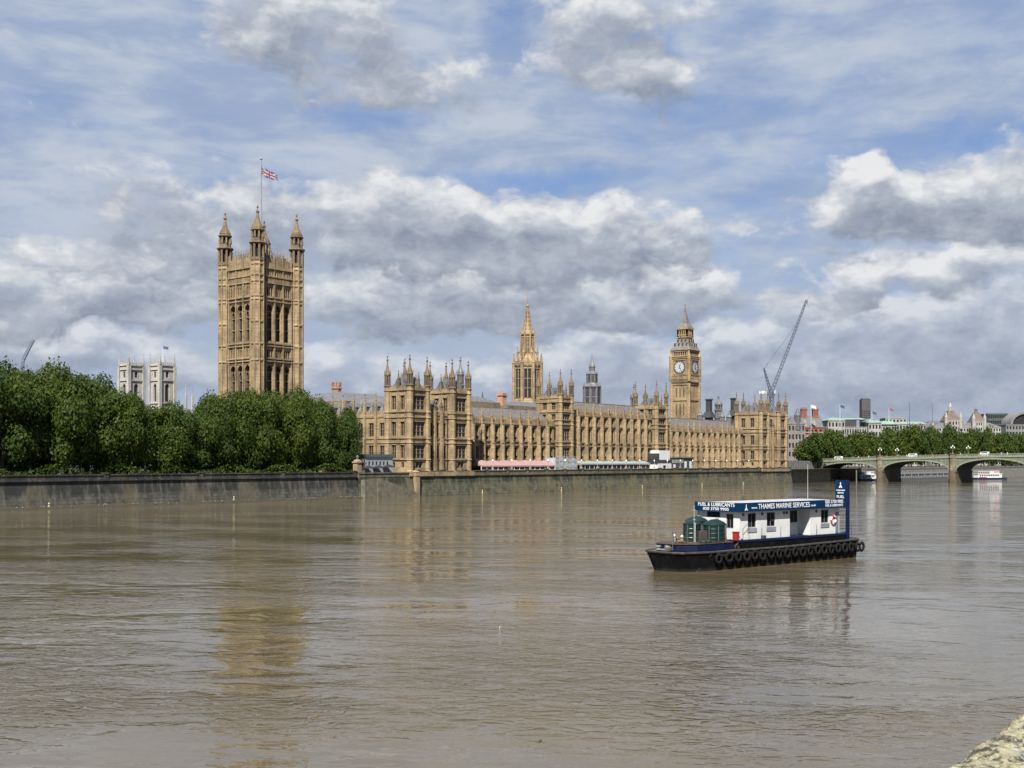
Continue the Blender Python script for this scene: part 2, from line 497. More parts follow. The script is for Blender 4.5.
def turret(parent, cx, cy, r, z0, zpar, z1, rings=(), name="turret", m=None, caps=None):
    """octagonal corner turret: shaft with string courses, open lantern, ogee cap and finial"""
    mb = MB()
    mb.ring(cx, cy, [(r * 1.12, z0), (r * 1.12, z0 + 1.2), (r, z0 + 1.5), (r, zpar)])
    for z in rings:
        mb.ring(cx, cy, [(r * 1.02, z - .25), (r * 1.2, z - .05), (r * 1.2, z + .2), (r * 1.02, z + .35)])
    h = z1 - zpar
    a = zpar + h * .34
    mb.m = 2
    mb.ring(cx, cy, [(r * 1.25, zpar), (r * 1.25, zpar + .35), (r * .95, zpar + .5)])
    # open lantern: eight posts round a dark core
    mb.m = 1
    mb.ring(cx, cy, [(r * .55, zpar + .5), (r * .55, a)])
    mb.m = 2
    for i in range(8):
        t = math.pi / 8 + i * math.pi / 4
        x, y = cx + r * .82 * math.cos(t), cy + r * .82 * math.sin(t)
        mb.box(x - r * .15, x + r * .15, y - r * .15, y + r * .15, zpar + .5, a)
    mb.ring(cx, cy, [(r * 1.0, a), (r * 1.12, a + h * .03), (r * 1.12, a + h * .06), (r * .85, a + h * .09)])
    for i in range(8):
        t = math.pi / 8 + i * math.pi / 4
        x, y = cx + r * 1.0 * math.cos(t), cy + r * 1.0 * math.sin(t)
        mb.ring(x, y, [(r * .13, a + h * .05), (r * .1, a + h * .12), (0.02, a + h * .2)], 4)
    b = a + h * .08
    H = z1 - b
    mb.ring(cx, cy, [(r * .8, b), (r * .78, b + H * .06), (r * .62, b + H * .18), (r * .4, b + H * .33), (r * .25, b + H * .48),
                     (r * .16, b + H * .68), (r * .36, b + H * .71), (r * .36, b + H * .76), (r * .12, b + H * .79), (r * .1, b + H * .88), (r * .26, b + H * .9), (r * .22, b + H * .94), (.03, z1)])
    return mb.build(name, [m or STONE, DARK, m or STONE_M], parent)

def battlement(mb, face, s0, s1, z, step=1.2, h=1.0, d=-0.12, t=0.35):
    face.box(mb, s0, s1, d - .12, d + t + .1, z, z + .3)
    face.box(mb, s0, s1, d, d + t, z + .3, z + .3 + h * .45)
    n = max(1, int((s1 - s0) / step)); w = (s1 - s0) / n
    for i in range(n):
        face.box(mb, s0 + i * w + w * .2, s0 + i * w + w * .8, d, d + t, z + .3 + h * .45, z + .3 + h)

def course(mb, face, s0, s1, z, p=0.22, h=0.35):
    face.box(mb, s0, s1, -p, 0.1, z, z + h)

def hip_roof(mb, x0, x1, y0, y1, z0, z1, k=0.3):
    ix, iy = (x1 - x0) * k, (y1 - y0) * k
    mb.add([(x0,y0,z0),(x1,y0,z0),(x1,y1,z0),(x0,y1,z0),(x0+ix,y0+iy,z1),(x1-ix,y0+iy,z1),(x1-ix,y1-iy,z1),(x0+ix,y1-iy,z1)],
           [(0,3,2,1),(4,5,6,7),(0,1,5,4),(1,2,6,5),(2,3,7,6),(3,0,4,7)])

# ------------------------------------------------------------------ the palace along the river
palace = thing("palace", "long honey coloured gothic palace with pinnacles lining the far bank", "palace", (390, 250, 7))
STOREYS = [(11.9, 15.9), (18.9, 23.2), (27.2, 31.4)]

def tower_block(name, x0, x1, y0, y1, zb, zpar, ztop, storeys, s_windows, levels, ground=True, turret_r=1.05, strings=True):
    """square pavilion tower: four octagonal turrets at (x0|x1, y0|y1)"""
    part = MB()
    E, S = Face('E', y0 - .15), Face('S', x0 - .15)
    eh = []; sh = []
    cw = min(2.7, (x1 - x0) / 2 - 1.35)
    cx = (x0 + x1) / 2
    for (a, b) in storeys: eh.append((cx - cw, cx + cw, a, b))
    if ground: eh.append((cx - cw * .6, cx + cw * .6, zb + 1.6, zb + 3.4))
    ys = [y0 + (y1 - y0) * t for t in s_windows]
    for (a, b) in storeys:
        for y in ys: sh.append((y - .95, y + .95, a, b))
    if ground:
        for y in ys: sh.append((y - .55, y + .55, zb + 1.8, zb + 3.4))
    wall(part, E, x0, x1, zb, zpar, eh)
    wall(part, S, y0, y1, zb, zpar, sh)
    part.box(x0 + .7, x1 - .3, y0 + .7, y1, zb, zpar - .4)
    if strings:
        for z in levels:
            course(part, E, x0, x1, z, .4, .35); course(part, S, y0, y1, z, .4, .35)
    for f, a, b in ((E, x0, x1), (S, y0, y1)):
        battlement(part, f, a + .6, b - .6, zpar)
    for (a, b) in storeys[:-1]:
        for i in range(9):       # carved panels between the floors
            u = cx - cw + 2 * cw * i / 8
            E.box(part, u - .12, u + .12, -.14, .05, b + .55, b + 2.0)
            v = y0 + 1.3 + (y1 - y0 - 2.6) * i / 8
            S.box(part, v - .14, v + .14, -.12, .05, b + .75, b + 1.9)
    # slim panel ribs running up the plain walling
    for f, a, b, wins in ((S, y0 + 1.2, y1 - 1.2, [(y - 1.05, y + 1.05) for y in ys]), (E, x0 + 1.0, x1 - 1.0, [(cx - cw - .1, cx + cw + .1)])):
        n = int((b - a) / .62)
        for i in range(n + 1):
            u = a + (b - a) * i / n
            if not any(w0 < u < w1 for w0, w1 in wins):
                for z0, z1 in zip([zb + 4.2] + [z + .4 for z in levels[:-1]], levels):
                    if z1 - z0 > .8: f.box(part, u - .08, u + .08, -.2, .05, z0, z1)
        for w0, w1 in wins:
            for (q0, q1) in storeys: f.box(part, w0 - .1, w1 + .1, -.2, .05, q1 + .12, q1 + .34)
    part.box(x0 - 1.5, x1 + 1.5, y0 - 1.5, y0 - .3, zb - 1.0, zb + .35)
    p = part.build(name, STONE, palace)
    for (a, b) in storeys:
        window(p, E, cx - cw, cx + cw, a, b, 3, 2)
        for y in ys: window(p, S, y - .95, y + .95, a, b, 2, 1)
    if ground:
        window(p, E, cx - cw * .6, cx + cw * .6, zb + 1.6, zb + 3.4, 2, 0, name='basement_window')
        for y in ys: window(p, S, y - .55, y + .55, zb + 1.8, zb + 3.4, 1, 0, name='basement_window')
    for (x, y) in ((x0, y0), (x1, y0), (x0, y1), (x1, y1)):
        turret(p, x, y, turret_r, zb - .6, zpar + 1.2, ztop + random.uniform(-.3, .3), levels)
    # steep roof with iron cresting and slim mid-wall pinnacles
    r = MB(); hip_roof(r, x0 + .6, x1 - .6, y0 + .6, y1 - .6, zpar + .1, zpar + 4.3, .26)
    for t in np.linspace(0.28, 0.72, 6):
        yy = y0 + (y1 - y0) * t
        r.box(x0 + (x1 - x0) * .3, x0 + (x1 - x0) * .3 + .08, yy - .05, yy + .05, zpar + 4.2, zpar + 5.4)
    for t in (.33, .66):      # dormers
        yy = y0 + (y1 - y0) * t
        r.box(x0 + .9, x0 + 1.9, yy - .5, yy + .5, zpar + 1, zpar + 2.6)
        r.add([(x0+.85, yy-.6, zpar+2.6),(x0+.85, yy+.6, zpar+2.6),(x0+.85, yy, zpar+3.7),(x0+2.6, yy-.6, zpar+2.6),(x0+2.6, yy+.6, zpar+2.6),(x0+2.6, yy, zpar+3.7)],
              [(0,1,2),(3,5,4),(0,2,5,3),(1,4,5,2),(0,3,4,1)])
    r.build("roof", SLATE, p)
    pinnacle(p, x0, (y0 + y1) / 2, zpar + .3, zpar + 3.4, zpar + 6.4, .33)
    pinnacle(p, (x0 + x1) / 2, y0, zpar + .3, zpar + 3.2, zpar + 5.8, .3)
    pinnacle(p, x1, (y0 + y1) / 2, zpar + .3, zpar + 3.0, zpar + 5.4, .3)
    return p

LV = [11.3, 16.6, 18.0, 24.6, 26.3, 33.1]
def link_block(x0, x1, y0, zb, nb, tall=False):
    mb = MB(); E = Face('E', y0)
    step = (x1 - x0) / nb
    holes = []
    for i in range(nb):
        c = x0 + (i + .5) * step
        for (a, b) in STOREYS[:2]: holes.append((c - 1.1, c + 1.1, a, b))
        holes.append((c - .7, c + .7, zb + 1.6, zb + 3.3))
    wall(mb, E, x0, x1, zb, 25.6, holes)
    mb.box(x0, x1, y0 + .7, y0 + 9, zb, 25.2)
    for z in LV[:4]: course(mb, E, x0, x1, z, .2)
    battlement(mb, E, x0, x1, 25.6)
    mb.box(x0 - .2, x1 + .2, y0 - 2.6, y0 - 1.5, zb - 1, zb + .35)
    for i in range(1, nb):
        c = x0 + i * step
        mb.box(c - .55, c + .55, y0 - 1.1, y0 + .1, zb, 11); mb.box(c - .5, c + .5, y0 - .95, y0 + .1, 11, 18)
        mb.box(c - .45, c + .45, y0 - .8, y0 + .1, 18, 27.2)
    p = mb.build("link_range", STONE, palace)
    for i in range(nb):
        c = x0 + (i + .5) * step
        for (a, b) in STOREYS[:2]: window(p, E, c - 1.1, c + 1.1, a, b, 2, 1, name='link_window')
        window(p, E, c - .7, c + .7, zb + 1.6, zb + 3.3, 1, 0, name='basement_window')
        if i: pinnacle(p, x0 + i * step, y0 - .4, 27.2, 28.4, 31, .42)
    r = MB()
    r.add([(x0, y0+.5, 26.2),(x1, y0+.5, 26.2),(x1, y0+4.6, 30.8),(x0, y0+4.6, 30.8),(x0, y0+9, 26.2),(x1, y0+9, 26.2)],
          [(0,1,2,3),(3,2,5,4),(0,3,4),(1,5,2),(0,4,5,1)])
    r.build("roof", ROOF, p)
    return p

# two end pavilions, each a pair of towers joined by a lower range
tower_block("pavilion_tower", 256.9, 264.8, 247.4, 257.2, 7.2, 33.3, 44.4, STOREYS, (.30, .70), LV)
link_block(265.9, 275.6, 248.6, 7.2, 3)
tower_block("pavilion_tower", 276.7, 284.6, 247.4, 257.2, 7.2, 33.3, 44.2, STOREYS, (.30, .70), LV)
tower_block("pavilion_tower", 496.6, 503.6, 247.4, 260.2, 7.0, 33.6, 44.8, STOREYS, (.34, .72), LV)
link_block(504.7, 514.5, 248.6, 7.0, 3)
tower_block("pavilion_tower", 515.6, 523.2, 247.4, 260.2, 7.0, 33.6, 44.6, STOREYS, (.34, .72), LV)
# two middle towers
tower_block("pavilion_tower", 345.2, 352.2, 254.2, 264.6, 7.6, 34.6, 45.6, [(11.9, 15.9), (18.9, 23.2), (25.6, 28.6), (30.4, 33.4)], (.30, .70), LV + [29.4], turret_r=.95)
tower_block("pavilion_tower", 413.6, 421.4, 254.2, 264.6, 7.6, 33.6, 44.9, [(11.9, 15.9), (18.9, 23.2), (25.6, 28.6), (30.0, 32.8)], (.30, .70), LV + [29.2], turret_r=.95)

def wing(x0, x1, n, zc, rows, ridge):
    """curtain range: n bays with stepped buttresses, two or three rows of deep set windows"""
    y = 256.3
    E = Face('E', y)
    step = (x1 - x0) / n
    mb = MB(); holes = []
    for i in range(n):
        c = x0 + (i + .5) * step
        for (a, b) in rows: holes.append((c - 1.5, c + 1.5, a, b))
        holes.append((c - .8, c + .8, 8.4, 10.2))
    wall(mb, E, x0, x1, 7.0, zc, holes, 1.0)
    mb.box(x0, x1, y + 1.05, y + 17, 7, zc - .3)
    for z in ([11.1, 16.5, 17.9] + ([24.3] if len(rows) > 2 else [])): course(mb, E, x0, x1, z, .45, .4)
    course(mb, E, x0, x1, zc - .4, .45, .55)
    for i in range(n):
        c = x0 + (i + .5) * step
        for k in range(7):
            u = c - 1.5 + 3.0 * k / 6
            E.box(mb, u - .1, u + .1, -.16, .04, 16.9, 17.8)
    battlement(mb, E, x0, x1, zc + .15, 1.05, 1.5, -.1)
    p = mb.build("river_wing", STONE, palace)
    for i in range(n):
        c = x0 + (i + .5) * step
        for (a, b) in rows:
            w = MB()
            w.m = 1; E.box(w, c - 1.52, c + 1.52, .86, .96, a - .02, b + .02); w.m = 0
            for k in range(4):
                u = c - 1.5 + k * 1.0
                E.box(w, max(u - .065, c - 1.49), min(u + .065, c + 1.49), .6, .855, a + .01, b - .01)
            for t in (.38, .72):
                E.box(w, c - 1.42, c + 1.42, .66, .853, a + (b - a) * t - .055, a + (b - a) * t + .055)
            w.build("bay_window", [STONE_L, GLASS], p)
        g = MB(); g.m = 1; E.box(g, c - .82, c + .82, .4, .5, 8.38, 10.22); g.m = 0; E.box(g, c - .06, c + .06, .2, .39, 8.42, 10.19)
        g.build("basement_window", [STONE_L, GLASS], p)
        if i < n - 1 or True:
            b = MB(); u = x0 + i * step
            if i == 0: u += .3
            for (pr, hw, za, zb) in ((1.85, .66, 7.0, 11.2), (1.7, .6, 11.2, 17.6), (1.5, .54, 17.6, zc)):
                # chamfered buttress stage
                q = [(u - hw, y + .05, za), (u - hw, y - pr * .6, za), (u - hw * .5, y - pr, za), (u + hw * .5, y - pr, za), (u + hw, y - pr * .6, za), (u + hw, y + .05, za)]
                b.extrude(q, (0, 0, zb - za))
                b.box(u - hw - .07, u + hw + .07, y - pr - .08, y + .08, zb - .3, zb - .06)
            b.box(u - .34, u + .34, y - .68, y + .1, zc, zc + 2.2)
            b.box(u - .42, u + .42, y - .76, y + .12, zc + 2.2, zc + 2.45)
            spike(b, u, y - .32, zc + 2.45, zc + 5.6, .33)
            b.build("buttress", STONE, p)
    r = MB()
    ze = zc + .4
    r.add([(x0, y+.7, ze),(x1, y+.7, ze),(x1, y+8.5, ridge),(x0, y+8.5, ridge),(x0, y+16.5, ze),(x1, y+16.5, ze)],
          [(0,1,2,3),(3,2,5,4),(0,3,4),(1,5,2),(0,4,5,1)])
    m = int((x1 - x0) / 1.6)
    for k in range(m):      # standing seams and cresting
        u = x0 + .4 + k * (x1 - x0 - .8) / (m - 1)
        r.add([(u-.06, y+.7, ze+.03),(u+.06, y+.7, ze+.03),(u+.06, y+8.45, ridge+.05),(u-.06, y+8.45, ridge+.05),
               (u-.06, y+.7, ze+.2),(u+.06, y+.7, ze+.2),(u+.06, y+8.45, ridge+.2),(u-.06, y+8.45, ridge+.2)],
              [(0,1,2,3),(4,7,6,5),(0,4,5,1),(1,5,6,2),(2,6,7,3),(3,7,4,0)])
    r.box(x0, x1, y + 8.35, y + 8.65, ridge - .05, ridge + .3)
    r.build("roof", ROOF, p)
    return p
R2 = [(11.9, 15.9), (18.7, 23.3)]
wing(285.9, 344.2, 11, 24.4, R2, 30.2)
wing(353.3, 412.6, 11, 28.8, R2 + [(24.9, 27.9)], 34.3)
wing(422.4, 495.5, 14, 24.2, R2, 30.2)

# the front looking up river, running back behind the trees towards the flag tower
def south_front():
    S = Face('S', 258.2); mb = MB()
    y0, y1 = 258.3, 309.0; n = 10; st = (y1 - y0) / n
    holes = []
    for i in range(n):
        c = y0 + (i + .5) * st
        for (a, b) in STOREYS[:2]: holes.append((c - 1.15, c + 1.15, a, b))
    wall(mb, S, y0, y1, 7, 25.2, holes)
    mb.box(259, 272, y0, y1, 7, 25)
    for z in (11.3, 16.6, 18.0, 24.9): course(mb, S, y0, y1, z)
    battlement(mb, S, y0, y1, 25.2, 1.1, 1.5)
    p = mb.build("up_river_front", STONE, palace)
    for i in range(n):
        c = y0 + (i + .5) * st
        for (a, b) in STOREYS[:2]: window(p, S, c - 1.15, c + 1.15, a, b, 2, 1, name='front_window')
        u = y0 + i * st + .1
        b = MB(); b.box(257.3, 258.25, u - .45, u + .45, 7, 18); b.box(257.5, 258.25, u - .4, u + .4, 18, 28.2)
        spike(b, 257.9, u, 28.2, 33.2, .5); b.build("buttress", STONE, p)
    r = MB()
    r.add([(259, y0, 26),(259, y1, 26),(265, y1, 31.3),(265, y0, 31.3),(271, y0, 26),(271, y1, 26)], [(0,1,2,3),(3,2,5,4),(0,3,4),(1,5,2),(0,4,5,1)])
    for i in range(n):
        c = y0 + (i + .5) * st
        r.box(259.4, 261.5, c - .8, c + .8, 26.4, 28.6)
        r.add([(259.3,c-1,28.6),(259.3,c+1,28.6),(259.3,c,30),(263,c-1,28.6),(263,c+1,28.6),(263,c,30)], [(0,1,2),(3,5,4),(0,2,5,3),(1,4,5,2),(0,3,4,1)])
    r.build("roof", LEAD, p)
south_front()

def back_blocks():
    """roofs and stacks rising behind the river range"""
    mb = MB()
    mb.box(262, 300, 282, 330, 7, 31); mb.box(300, 346, 284, 300, 7, 33.6); mb.box(300, 345.5, 300.5, 330, 7, 31)
    mb.box(352, 420, 285, 330, 7, 33); mb.box(425, 495, 276, 320, 7, 27.5); mb.box(286, 344, 274, 281.8, 7, 27)
    p = mb.build("inner_range", STONE_D, palace)
    for (x0, x1, y0, y1, z0, z1, k, m) in ((300, 346, 284, 300, 33.7, 36.0, .2, WHITE), (352, 420, 285, 330, 33.1, 36, .3, SLATE), (425, 495, 276, 320, 27.6, 31.4, .3, SLATE), (262, 300, 282, 330, 31.1, 35, .3, LEAD)):
        r = MB(); hip_roof(r, x0, x1, y0, y1, z0, z1, k); r.build("roof", LEAD, p)
    # short brick-topped stack
    def stack(x, y, z1, w, m, cap=True):
        s = MB(); s.box(x - w, x + w, y - w, y + w, 27, z1); 
        s.box(x - w * 1.25, x + w * 1.25, y - w * 1.25, y + w * 1.25, z1, z1 + .5)
        s.box(x - w * 1.05, x + w * 1.05, y - w * 1.05, y + w * 1.05, z1 + .5, z1 + 1.1)
        for dx in (-.5, .5):
            for dy in (-.5, .5): s.ring(x + dx * w, y + dy * w, [(w * .2, z1 + 1.1), (w * .16, z1 + 1.9)], 6)
        s.build("chimney_stack", m, p)
    q = along(502, 290); stack(q, 290, 37.2, 1.3, mat("brick_stack", (.36, .20, .13), .9, .3, 1.0))
    # iron ventilation stacks behind the down river end
    for (px, yt, w) in ((709, 399, 1.5), (733.5, 398, 1.4)):
        a = along(px, 285); zt = EYE + (461.5 - yt) * depth(px, 285) / FPX
        s = MB(); s.box(a - w, a + w, 285 - w, 285 + w, 26, zt - 7)
        s.taper(a, 285, w * 1.8, w * 1.8, w, w, zt - 9.5, zt - 6.5)
        s.box(a - w * .8, a + w * .8, 285 - w * .8, 285 + w * .8, zt - 6.5, zt - .6); s.box(a - w, a + w, 285 - w, 285 + w, zt - .6, zt)
        s.build("ventilation_stack", IRON, p)
    a = along(718.5, 285)
    turret(p, a, 285, 1.9, 26, 37, 45, (33,), "roof_lantern", LEAD)
    for (px, q) in ((700, 280), (722, 280), (729, 280)):
        a = along(px, q); s = MB(); s.ring(a, q, [(1.3, 27), (1.3, 33.2), (1.6, 33.5), (.9, 34.6), (.1, 37)]); s.build("ventilation_stack", LEAD, p)
    # grey lanterns between the pavilion turrets
    for (px, q, zt, r) in ((460.4, 262, 47.5, 1.3), (446, 266, 44.5, 1.0), (634, 275, 45.5, 1.6), (404, 263, 44, 1.0)):
        a = along(px, q)
        turret(p, a, q, r, 26, zt - 10.5, zt, (), "roof_lantern", LEAD)
back_blocks()

# ------------------------------------------------------------------ the great square tower with the flag
def flag_tower():
    X0, X1, Y0, Y1 = 256.6, 274.4, 321.2, 339.6
    t = thing("flag_tower", "massive square gothic tower with four corner turrets rising behind the trees", "tower", ((X0+X1)/2, (Y0+Y1)/2, 7))
    E, S = Face('E', Y0 - .4), Face('S', X0 - .4)
    mb = MB()
    def opens(c0, c1):
        L = (c1 - c0); out = []
        a = c0 + 3.1; w = (L - 6.2) / 3
        return [(a + i * w + .40, a + (i + 1) * w - .40) for i in range(3)]
    eo, so_ = opens(X0, X1), opens(Y0, Y1)
    tiers = [(27, 45.2), (53.6, 66.8)]
    for f, s0, s1, oo in ((E, X0, X1, eo), (S, Y0, Y1, so_)):
        holes = [(a, b, z0, z1) for (a, b) in oo for (z0, z1) in tiers]
        small = []
        for (a, b) in oo:
            m = (a + b) / 2
            for u in (-.95, 0, .95):
                small.append((m + u - .32, m + u + .32, 47.9, 50.5)); small.append((m + u - .34, m + u + .34, 69.7, 72.7))
        wall(mb, f, s0, s1, 7, 79.5, holes + small, 1.3)
        for z in (46.2, 47.2, 51.6, 52.6, 67.6, 68.9, 74.0, 76.3, 79.2): course(mb, f, s0, s1, z, .6, .42)
        # shafts between the lights, hood moulds
        for k in range(4):
            c = s0 + 3.1 + (s1 - s0 - 6.2) * k / 3
            f.box(mb, c - .24, c + .24, -.5, .1, 20, 73.9)
            f.box(mb, c - .16, c + .16, -.4, .1, 73.9, 84.5)
        for (z0, z1) in tiers:
            for (a, b) in oo:
                arch_head(mb, f, a, b, z1 - 2.2, z1, 0.05, 1.2, 8, .35)
        for i in range(15):     # blind tracery over the great openings
            u = s0 + 3.5 + (s1 - s0 - 7) * i / 14
            for (a, b) in ((66.9, 67.6), (45.4, 46.2), (73, 74), (76.8, 79.1)):
                f.box(mb, u - .14, u + .14, -.22, .1, a, b)
        # close panel ribs over the bands between the openings
        nr = 22
        for i in range(nr + 1):
            u = s0 + 2.6 + (s1 - s0 - 5.2) * i / nr
            for (za, zb) in ((69.4, 74.0), (47.65, 51.6)):
                if not any(h[0] - .1 < u < h[1] + .1 for h in small): f.box(mb, u - .09, u + .09, -.42, .05, za, zb)
            f.box(mb, u - .1, u + .1, -.4, .05, 74.45, 76.3); f.box(mb, u - .1, u + .1, -.45, .05, 52.95, 53.55)
        # pierced, stepped parapet
        f.box(mb, s0, s1, -.2, .5, 79.5, 80.3)
        n = 16
        for i in range(n):
            u = s0 + 3 + (s1 - s0 - 6) * (i + .5) / n
            f.box(mb, u - .3, u + .3, -.15, .35, 80.3, 82.9)
            if i % 2: spike(mb, *f.pt(u, .1, 0)[:2], 82.9, 86.2, .3)
        f.box(mb, s0 + 2, s1 - 2, -.1, .3, 82.1, 82.4)
    mb.box(X0 + 2.2, X1, Y0 + 2.2, Y1, 7, 79)
    w = mb.build("wall", STONE, t)
    for f, oo in ((E, eo), (S, so_)):
        for (a, b) in oo:
            for (z0, z1) in tiers:
                wm = MB(); wm.m = 1
                f.box(wm, a - .02, b + .02, 1.32, 1.45, z0 - .02, z1 + .01); wm.m = 0
                m = (a + b) / 2
                f.box(wm, m - .1, m + .1, .95, 1.31, z0 + .01, z1 - .4)
                for zt in np.arange(z0 + 4.2, z1 - 2, 4.2): f.box(wm, a + .01, b - .01, .85, 1.3, zt - .15, zt + .15)
                for q0, q1 in ((a, m - .14), (m + .14, b)):
                    arch_head(wm, f, q0, q1, z1 - 4.0, z1 - 2.4, .8, 1.3, 5, .3)
                wm.build("arched_opening", [STONE_D, DARK], t)
            m = (a + b) / 2
            for (z0, z1) in ((47.9, 50.5), (69.7, 72.7)):
                gm = MB(); f.box(gm, m - 1.35, m + 1.35, .5, .6, z0 - .02, z1 + .02)
                gm.build("small_light", GLASS, t)
    rings = (46.4, 52.2, 60, 67.8, 69.0, 74.2, 76.4, 80.2, 85.6)
    for (x, y) in ((X0, Y0), (X1, Y0), (X0, Y1), (X1, Y1)):
        r = 2.28; b = MB()
        b.ring(x, y, [(r, 7), (r, 81.5)])
        for z in rings[:-1]: b.ring(x, y, [(r * 1.0, z - .4), (r * 1.13, z - .1), (r * 1.13, z + .35), (r * 1.0, z + .6)])
        for i in range(8):
            a = math.pi / 8 + i * math.pi / 4
            px, py = x + r * math.cos(a), y + r * math.sin(a)
            b.ring(px, py, [(.30, 9), (.30, 81.5)], 6)
            b.ring(px, py, [(.2, 89.6), (.16, 90.6), (.02, 91.8)], 4)
        # two open stages
        for (z0, z1, rr) in ((81.5, 87.2, 2.6), (88.2, 91.8, 2.1)):
            b.m = 2
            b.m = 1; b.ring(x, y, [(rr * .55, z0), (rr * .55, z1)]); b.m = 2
            for i in range(8):
                a = math.pi / 8 + i * math.pi / 4
                px, py = x + rr * .86 * math.cos(a), y + rr * .86 * math.sin(a)
                b.ring(px, py, [(rr * .17, z0), (rr * .17, z1)], 6)
            b.ring(x, y, [(rr * 1.02, z1), (rr * 1.2, z1 + .4), (rr * 1.2, z1 + .7), (rr * .9, z1 + 1.0)])
            b.ring(x, y, [(rr * .98, z0), (rr * .98, z0 + 1.1)])
        zt = 101.6
        b.ring(x, y, [(2.05, 92.4), (2.15, 93.1), (1.85, 94.0), (1.15, 95.2), (.66, 96.6), (.36, 98.3), (.62, 98.6), (.6, 99.0), (.2, 99.3), (.17, 100.0), (.42, 100.2), (.34, 100.6), (.05, 101.2)])
        b.build("corner_turret", [STONE, DARK, STONE_M], t)
    rf = MB()
    hip_roof(rf, X0 + 1.2, X1 - 1.2, Y0 + 1.2, Y1 - 1.2, 79.2, 84.6, .10)
    for i in range(16):
        u = X0 + 3.4 + i * .74
        rf.box(u - .08, u + .08, Y0 + 3.1, Y0 + 3.25, 84.5, 85.7); rf.box(X0 + 3.1, X0 + 3.25, u - X0 + Y0 - .08, u - X0 + Y0 + .08, 84.5, 85.7)
    cx, cy = (X0 + X1) / 2, (Y0 + Y1) / 2
    for sx in (-1, 1):
        for sy in (-1, 1):
            rf.tube((cx + sx * 3, cy + sy * 3, 85.9), (cx, cy, 95), .22, .14)
    rf.build("iron_roof", SLATE, t)
    # flag staff, set so that it stands where it rises in front of the clouds
    pm = MB(); pm.tube((cx, cy, 86), (cx, cy, 120.2), .42, .26, 10)
    pm.ring(cx, cy, [(.1, 120.2), (.5, 120.5), (.5, 120.9), (.1, 121.3)], 8); pm.build("flagstaff", mat("staff_grey", (.22, .24, .27), .5, .1), t)
    return cx, cy
FX, FY = flag_tower()
# ------------------------------------------------------------------ flag on the staff
def flag():
    nu, nv = 54, 30
    W, H = 6.1, 3.4
    mb = MB(); vs = []
    for j in range(nv + 1):
        for i in range(nu + 1):
            u = i / nu; v = j / nv
            sag = -2.9 * u ** 1.15 * (0.75 + .25 * (1 - v)) - .5 * u * math.sin(u * 5)
            wave = .55 * u * math.sin(u * 8.5 + v * 1.3)
            x = W * u * .93
            vs.append((FX + .3 + x * R_.x + wave * F_.x, FY + x * R_.y + wave * F_.y, 114.6 + H * v * (1 - .42 * u) + sag * .8))
    def colour(u, v):
        X = u * 60; Y = v * 30
        if abs(X - 30) < 3 or abs(Y - 15) < 3: return 1
        if abs(X - 30) < 5 or abs(Y - 15) < 5: return 2
        for sgn in (1, -1):
            d = ((X - 30) * .4472 * sgn - (Y - 15) * .8944)
            side = 1 if (X - 30) * sgn > 0 else -1
            if abs(d) < 3:
                e = d * (1 if X > 30 else -1)
                return 1 if -2.0 < e < 0 else 2
        return 0
    for j in range(nv):
        for i in range(nu):
            mb.m = colour((i + .5) / nu, (j + .5) / nv)
            a = j * (nu + 1) + i
            mb.f.append((a, a + 1, a + nu + 2, a + nu + 1)); mb.mi.append(mb.m)
    mb.v = [tuple(p) for p in vs]
    o = mb.build("flag", [mat("flag_blue", (.01, .02, .13), .8, .1), mat("flag_red", (.16, .012, .022), .8, .1), mat("flag_white", (.33, .33, .34), .8, .05)])
    m = o.modifiers.new("thick", 'SOLIDIFY'); m.thickness = .02
    tag(o, "red white and blue flag streaming from the staff on the great square tower", "flag")
flag()

